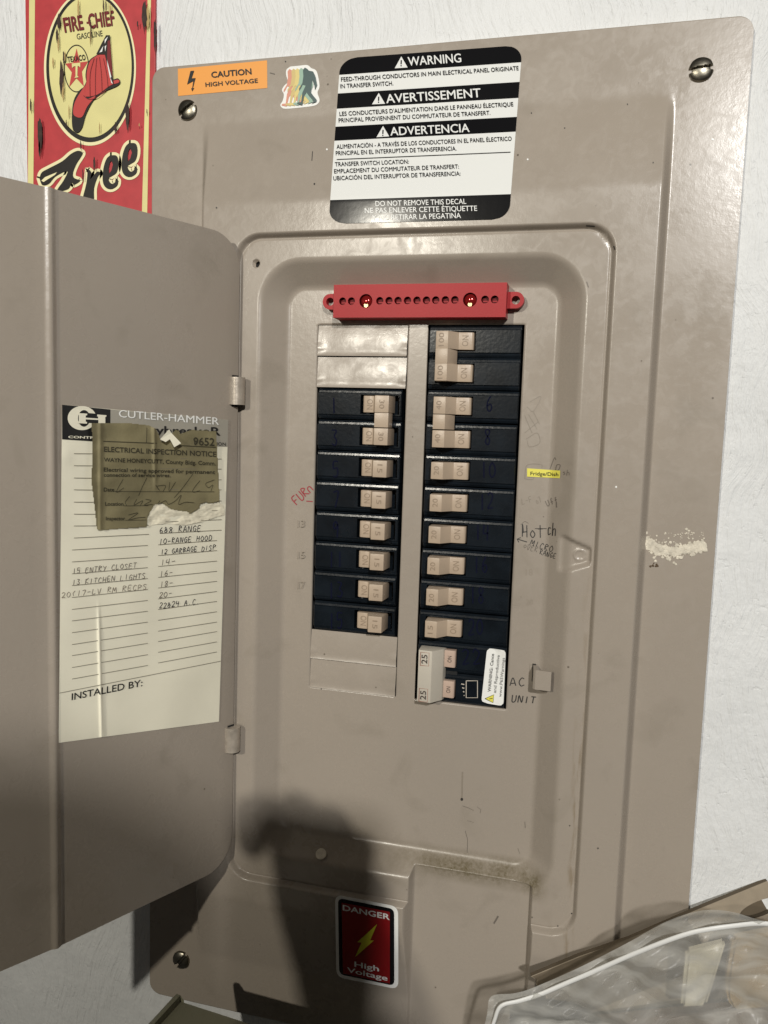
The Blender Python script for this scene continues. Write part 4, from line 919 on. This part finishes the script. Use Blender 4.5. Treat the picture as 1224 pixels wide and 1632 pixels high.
# ------------------------------------------------------------------ cardboard flap, plastic bag and bin at the foot of the picture
A3, B3 = P(846, 1556, -.018), P(1180, 1424, .006)       # torn upper corner and a point far along the top edge
dcb = (B3 - A3).normalized(); vcb = Vector((0.02, -0.10, -1)); vcb = (vcb - dcb * vcb.dot(dcb)).normalized(); ncb = dcb.cross(vcb); ncb = ncb if ncb.y < 0 else -ncb
def cb(u, z, o): return A3 + dcb * u - vcb * z + ncb * o
zt = 0.0; ue = (P(1222, 1399, .006) - A3).length
tear = [(0.000, zt), (.0025, zt - .003), (.0008, zt - .0055), (.004, zt - .009), (.002, zt - .02), (.004, zt - .14)]
oute = tear + [(ue, zt - .14), (ue, zt + .001), (.10, zt + .0005), (.06, zt - .0009), (.03, zt + .0005)]
hc = P(1216, 1452, .004) - A3; hu, hv = hc.dot(dcb), -hc.dot(vcb)
holl = [(min(hu + .0125 * math.cos(t), ue - .001), hv + .0042 * math.sin(t)) for t in np.linspace(0, 2 * math.pi, 25)[:-1]]
g = G()
for o_, m in ((0.0, 'cardboard'), (-.0035, 'cardboard')): fill(g, [oute, holl], lambda u, z, off: Vector(cb(u, z, off)), o_, m)
for lp in (oute, holl):
    n = len(lp); g.add([cb(u, z, 0) for u, z in lp] + [cb(u, z, -.0035) for u, z in lp], [(k, (k + 1) % n, n + (k + 1) % n, n + k) for k in range(n)], 'cardboard_edge')
fl_ = g.build('cardboard_flap')
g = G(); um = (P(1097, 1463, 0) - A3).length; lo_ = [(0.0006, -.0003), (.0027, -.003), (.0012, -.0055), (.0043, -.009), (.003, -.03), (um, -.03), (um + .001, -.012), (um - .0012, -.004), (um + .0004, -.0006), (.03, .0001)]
fill(g, lo_, lambda u, z, off: cb(u, z, off), .0003, 'cardboard_dark'); g.build('dark_face', fl_)  # left part of the flap face in a darker brown
g = G(); q_ = [(hu - .02, hv - .008), (ue - .002, hv - .008), (ue - .002, hv + .008), (hu - .02, hv + .008)]
g.add([cb(u, z, -.0042) for u, z in q_], [(0, 1, 2, 3)], 'cardboard_edge'); g.build('hole_backing', fl_)  # dark sheet added behind the hand hole for its unlit inside
tag(fl_, 'grey brown corrugated cardboard flap with a hand hole, leaning at the lower right', 'cardboard')
# clear zip bag: a wrinkled film hanging in front of the flap
m = bpy.data.materials.new('film'); m.use_nodes = True; MATS['film'] = m; nt = m.node_tree; nt.nodes.clear()
o_ = nt.nodes.new('ShaderNodeOutputMaterial'); tr = nt.nodes.new('ShaderNodeBsdfTransparent'); tr.inputs[0].default_value = (.86, .86, .85, 1)
df = nt.nodes.new('ShaderNodeBsdfPrincipled'); df.inputs['Base Color'].default_value = (.62, .61, .57, 1); df.inputs['Roughness'].default_value = .33
mx = nt.nodes.new('ShaderNodeMixShader'); lw = nt.nodes.new('ShaderNodeLayerWeight'); lw.inputs[0].default_value = .35
mr = nt.nodes.new('ShaderNodeMapRange'); mr.inputs['To Min'].default_value = .27; mr.inputs['To Max'].default_value = .8
nz_ = nt.nodes.new('ShaderNodeTexNoise'); nz_.inputs['Scale'].default_value = 16; nz_.inputs['Detail'].default_value = 2.5; nz_.inputs['Distortion'].default_value = 1.2
ge = nt.nodes.new('ShaderNodeNewGeometry'); bp_ = nt.nodes.new('ShaderNodeBump'); bp_.inputs['Strength'].default_value = .45; bp_.inputs['Distance'].default_value = .006
nt.links.new(ge.outputs['Position'], nz_.inputs['Vector']); nt.links.new(nz_.outputs['Fac'], bp_.inputs['Height']); nt.links.new(bp_.outputs[0], df.inputs['Normal'])
nt.links.new(lw.outputs['Facing'], mr.inputs['Value'])
mp_ = nt.nodes.new('ShaderNodeMapping'); mp_.inputs['Rotation'].default_value = (0, math.radians(-24), 0); mp_.inputs['Scale'].default_value = (14, 20, 90)
n2_ = nt.nodes.new('ShaderNodeTexNoise'); n2_.inputs['Scale'].default_value = 1; n2_.inputs['Detail'].default_value = 4; n2_.inputs['Distortion'].default_value = .8
m2_ = nt.nodes.new('ShaderNodeMapRange'); m2_.inputs['From Min'].default_value = .42; m2_.inputs['From Max'].default_value = .72; m2_.inputs['To Min'].default_value = -.06; m2_.inputs['To Max'].default_value = .30
ad_ = nt.nodes.new('ShaderNodeMath'); ad_.operation = 'ADD'; ad_.use_clamp = True
nt.links.new(ge.outputs['Position'], mp_.inputs['Vector']); nt.links.new(mp_.outputs[0], n2_.inputs['Vector']); nt.links.new(n2_.outputs['Fac'], m2_.inputs['Value'])
nt.links.new(mr.outputs[0], ad_.inputs[0]); nt.links.new(m2_.outputs[0], ad_.inputs[1]); nt.links.new(ad_.outputs[0], mx.inputs[0]); nt.links.new(tr.outputs[0], mx.inputs[1]); nt.links.new(df.outputs[0], mx.inputs[2]); nt.links.new(mx.outputs[0], o_.inputs[0])
BAGY = -.040
zipc = smooth_path([(770, 1690), (780, 1650), (789, 1620), (800, 1596), (830, 1592), (865, 1584), (920, 1561), (960, 1541), (1010, 1514), (1060, 1489), (1098, 1474), (1130, 1468), (1165, 1467), (1210, 1470), (1260, 1480), (1330, 1490)], 6)
topc = smooth_path([(758, 1690), (768, 1650), (776, 1618), (783, 1588), (820, 1583), (850, 1574), (910, 1548), (955, 1526), (1005, 1500), (1055, 1472), (1100, 1455), (1135, 1450), (1170, 1454), (1210, 1466), (1260, 1476), (1330, 1484)], 6)
def bag_pt(px, py, off=0.0):
    w = .003 * math.sin(px * .021 + py * .013) + .0026 * math.sin(px * .05 - py * .06 + 1) + .0012 * math.sin(px * .13 + py * .17)
    return P(px, py, BAGY - off + w)
bag = thing('plastic_bag', 'clear plastic zip bag with a white closure strip, slumped at the lower right', 'bag')
g = G(); n = len(zipc); nr = 46; vv = []
for k in range(nr + 1):
    for i in range(n):
        a, b = np.array(topc[i]), np.array(zipc[i]); d = (b - a)
        t = k / nr
        if t < .12: q = a + d * t / .12
        else: q = b + (np.array([b[0] * .72 + 1060 * .28, 1760]) - b) * ((t - .12) / .88)
        p = bag_pt(*q)
        e_ = min(1, max(0, t - .12) * 4)
        cr = sum(a_ * max(0, 1 - abs((q[0] - 800) * sn - (q[1] - 1600) * cs_ - o3) / w_) for sn, cs_, o3, w_, a_ in ((.20, .98, -20, 16, .0035), (.42, .9, 60, 22, -.004), (-.10, .99, -60, 14, .003), (.75, .66, 170, 20, .0035), (.93, .36, 290, 26, -.0035), (.6, -.8, 200, 18, .003)))
        s = (.002 * math.sin(t * 9 + i * .12) + cr + .002 * mnoise.noise(Vector((q[0] * .03, q[1] * .03, 1)))) * e_
        vv.append(p + Vector((0, s, 0)))
g.add(vv, [(k * n + i, k * n + i + 1, (k + 1) * n + i + 1, (k + 1) * n + i) for k in range(nr) for i in range(n - 1)], 'film'); g.build('film', bag, smooth=True)
g = G(); zz = [(P(*q, BAGY) + Vector((0, -.003 + .004 * math.sin(q[0] * .021 + q[1] * .013), 0))) for q in zipc]
tube = []
for i, p in enumerate(zz):
    d = (zz[min(i + 1, n - 1)] - zz[max(i - 1, 0)]).normalized(); s = Vector((0, 1, 0)).cross(d).normalized()
    w = .0013 * (.6 + .4 * min(1, i / (n * .3)))
    tube.append([p + s * w * math.cos(t) + Vector((0, 1, 0)) * .0007 * math.sin(t) for t in np.linspace(0, 2 * math.pi, 9)[:-1]])
g.add([q for r in tube for q in r], [(i * 8 + k, i * 8 + (k + 1) % 8, (i + 1) * 8 + (k + 1) % 8, (i + 1) * 8 + k) for i in range(n - 1) for k in range(8)], 'zip_white'); g.build('closure_strip', bag, smooth=True)
def packet(name, pts, Y, th, m, label, cat):
    bm = bmesh.new(); a = [bm.verts.new(P(x, y, Y)) for x, y in pts]; b = [bm.verts.new(v.co + Vector((0, th, 0))) for v in a]; n = len(a)
    bm.faces.new(a); bm.faces.new(b[::-1])
    for i in range(n): bm.faces.new((a[i], b[i], b[(i + 1) % n], a[(i + 1) % n]))
    bmesh.ops.recalc_face_normals(bm, faces=bm.faces[:]); bmesh.ops.bevel(bm, geom=bm.edges[:], offset=.0018, segments=3, affect='EDGES')
    g = G(); g.bm(bm, m); o = g.build(name, smooth=False); shade_auto(o, 50); tag(o, label, cat)
packet('small_carton', [(1094, 1520), (1158, 1504), (1126, 1606), (1085, 1608)], -.028, .007, 'cream_pack', 'narrow cream carton seen through the clear bag', 'carton')
packet('paper_packet', smooth_path([(1168, 1500), (1260, 1490), (1330, 1560), (1300, 1640), (1200, 1628), (1158, 1590), (1168, 1500)], 3)[:-1], -.027, .008, 'tan_pack', 'tan brown packet inside the clear bag at the right edge', 'packet')
packet('dark_packet', [(812, 1608), (860, 1600), (930, 1612), (960, 1632), (960, 1700), (812, 1700)], -.031, .005, 'dark_pack', 'dark grey crumpled packet in the lower left of the clear bag', 'packet')
packet('brown_box', [(930, 1636), (1110, 1618), (1260, 1606), (1260, 1760), (930, 1760)], -.029, .010, 'brown_pack', 'dull brown box under the cream carton in the clear bag', 'box')
# olive bin lid below the panel
g = G(); A_ = P(281, 1603, -.055); dx = Vector((.955, -.10, 0)).normalized(); dy = Vector((-.10, -.955, 0)).normalized()
bm = bmesh.new(); bmesh.ops.create_cube(bm, size=1)
for v in bm.verts: v.co = A_ + dx * ((v.co.x + .5) * .13) + dy * ((v.co.y + .5) * .13) + Vector((0, 0, (v.co.z - .5) * .12))
bmesh.ops.bevel(bm, geom=bm.edges[:], offset=.004, segments=3, affect='EDGES'); g.bm(bm, 'bin_olive')
o = g.build('storage_bin'); shade_auto(o, 50); tag(o, 'olive grey plastic bin standing under the lower left corner of the panel', 'storage bin')

# ------------------------------------------------------------------ the person taking the picture: only the shadow reaches the panel
mat('skin', (0.45, 0.27, 0.19), 0.5); mat('shirt', (0.06, 0.08, 0.11), 0.85); mat('trousers', (0.05, 0.055, 0.07), 0.85); mat('hair', (0.05, 0.03, 0.02), 0.6); mat('shoe', (0.03, 0.03, 0.03), 0.6)
def skin_mesh(joints, bones, root, sub=2):
    me = bpy.data.meshes.new('body'); names = list(joints)
    me.from_pydata([joints[k][0] for k in names], [(names.index(a), names.index(b_)) for a, b_ in bones], [])
    o = bpy.data.objects.new('body', me); COL.objects.link(o)
    md = o.modifiers.new('skin', 'SKIN'); md.branch_smoothing = 0.6
    if not me.skin_vertices: me.skin_vertices.new() if hasattr(me.skin_vertices, 'new') else None
    for i, k in enumerate(names):
        r = joints[k][1]; me.skin_vertices[0].data[i].radius = r if isinstance(r, tuple) else (r, r)
        me.skin_vertices[0].data[i].use_root = (k == root)
    s_ = o.modifiers.new('smooth', 'SUBSURF'); s_.levels = sub; s_.render_levels = sub
    dg = bpy.context.evaluated_depsgraph_get(); m2 = bpy.data.meshes.new_from_object(o.evaluated_get(dg)); bpy.data.objects.remove(o)
    return m2
J = {'pel': ((0, -1.0, -.66), (.16, .11)), 'bel': ((0, -1.0, -.45), (.15, .105)), 'che': ((0, -.98, -.20), (.17, .11)), 'nb': ((.02, -.96, -.07), .065), 'nk': ((.045, -.93, .01), .055), 'hl': ((.068, -.885, .05), (.065, .075)), 'hm': ((.075, -.875, .115), (.078, .095)), 'ht': ((.075, -.885, .18), (.06, .07)),
     'sr': ((.17, -.97, -.11), .06), 'er': ((.235, -.84, -.33), .043), 'wr': ((.105, -.565, -.190), .029), 'pr': ((.075, -.505, -.140), (.034, .018)),
     'sl': ((-.17, -.97, -.11), .06), 'el': ((-.235, -.70, -.190), .046), 'wl': ((-.246, -.465, -.100), .031), 'pl': ((-.250, -.405, -.089), (.032, .018)),
     'lr': ((.10, -1.0, -.78), .085), 'kr': ((.11, -.99, -1.14), .058), 'ar': ((.11, -1.02, -1.50), .04), 'fr': ((.12, -.86, -1.54), .04),
     'll': ((-.10, -1.0, -.78), .085), 'kl': ((-.11, -.99, -1.14), .058), 'al': ((-.11, -1.02, -1.50), .04), 'fl': ((-.12, -.86, -1.54), .04)}
for s, (bx_, by_, bz_) in (('r', (.075, -.505, -.140)), ('l', (-.250, -.405, -.089))):
    for k in range(4):
        if s == 'r': a_, b_, c2 = (.057, -.478, -.098 - k * .021), (.023, -.4515, -.088 - k * .020), (-.011, -.4560, -.084 - k * .019)
        else: a_, b_, c2 = (-.270 + k * .0160, -.375, -.072 - .004 * (k - 1) ** 2), (-.272 + k * .0160, -.350, -.084 - .004 * (k - 1) ** 2), (-.270 + k * .0155, -.354, -.110)
        J[s + 'a%d' % k] = (a_, .0095); J[s + 'b%d' % k] = (b_, .0088); J[s + 'c%d' % k] = (c2, .0075)
    if s == 'r': J['rt1'] = ((.085, -.497, -.110), .012); J['rt2'] = ((.067, -.484, -.075), .0095)
    else: J['lt1'] = ((-.221, -.405, -.094), .012); J['lt2'] = ((-.217, -.378, -.104), .0095)
Bn = [('pel', 'bel'), ('bel', 'che'), ('che', 'nb'), ('nb', 'nk'), ('nk', 'hl'), ('hl', 'hm'), ('hm', 'ht')]
for s in 'rl':
    Bn += [('che', 's' + s), ('s' + s, 'e' + s), ('e' + s, 'w' + s), ('w' + s, 'p' + s), ('pel', 'l' + s), ('l' + s, 'k' + s), ('k' + s, 'a' + s), ('a' + s, 'f' + s), ('p' + s, s + 't1'), (s + 't1', s + 't2')]
    for k in range(4): Bn += [('p' + s, s + 'a%d' % k), (s + 'a%d' % k, s + 'b%d' % k), (s + 'b%d' % k, s + 'c%d' % k)]
pm = skin_mesh(J, Bn, 'pel')
pm.materials.clear()
for k in ('skin', 'shirt', 'trousers', 'shoe'): pm.materials.append(MATS[k])
for f in pm.polygons:
    x, y, z = f.center; hand_ = y > -.62
    f.material_index = 0 if (z > -.05 or hand_) else 1 if z > -.62 else 2 if z > -1.47 else 3
    f.use_smooth = True
per = bpy.data.objects.new('person', pm); COL.objects.link(per)
tag(per, 'person in a dark shirt standing before the panel, holding up a phone to photograph it', 'person')
bm = bmesh.new(); bmesh.ops.create_uvsphere(bm, u_segments=28, v_segments=18, radius=1)
bmesh.ops.delete(bm, geom=[v for v in bm.verts if v.co.z < -.1 and v.co.y > -.35 or v.co.z < .35 and v.co.y > .35], context='VERTS')
for v in bm.verts: v.co = Vector((.075 + v.co.x * .088, -.892 + v.co.y * .104, .130 + v.co.z * .102))
g = G(); g.bm(bm, 'hair'); g.build('hair', per, smooth=True)
g = G()
for sx_ in (-1, 1):
    bm = bmesh.new(); bmesh.ops.create_uvsphere(bm, u_segments=14, v_segments=10, radius=.0115); bmesh.ops.translate(bm, vec=(.075 + sx_ * .031, -.790, .117), verts=bm.verts[:]); g.bm(bm, 'white')
    bm = bmesh.new(); bmesh.ops.create_uvsphere(bm, u_segments=10, v_segments=8, radius=.006); bmesh.ops.translate(bm, vec=(.075 + sx_ * .031, -.7815, .117), verts=bm.verts[:]); g.bm(bm, 'black')
g.build('eyes', per, smooth=True)
ph = thing('phone', 'black smartphone held upright in the hand of the photographer', 'phone')
bm = bmesh.new(); ol = [(-.013 + .071 * u, -.134 + .149 * v) for u, v in rquad([(0, 1), (1, 1), (1, 0), (0, 0)], .14, 8)]
fa = [bm.verts.new((x, -.4665, z)) for x, z in ol]; fb = [bm.verts.new((x, -.4745, z)) for x, z in ol]; n = len(ol)
bm.faces.new(fa); bm.faces.new(fb[::-1])
for i in range(n): bm.faces.new((fa[i], fb[i], fb[(i + 1) % n], fa[(i + 1) % n]))
bmesh.ops.recalc_face_normals(bm, faces=bm.faces[:]); g = G(); g.bm(bm, 'decal_black'); o = g.build('body', ph); shade_auto(o, 40)
g = G(); cyl(g, (0, -.4665, 0), (0, 1, 0), .0075, .0015, 'black', 24); g.build('lens_ring', ph)
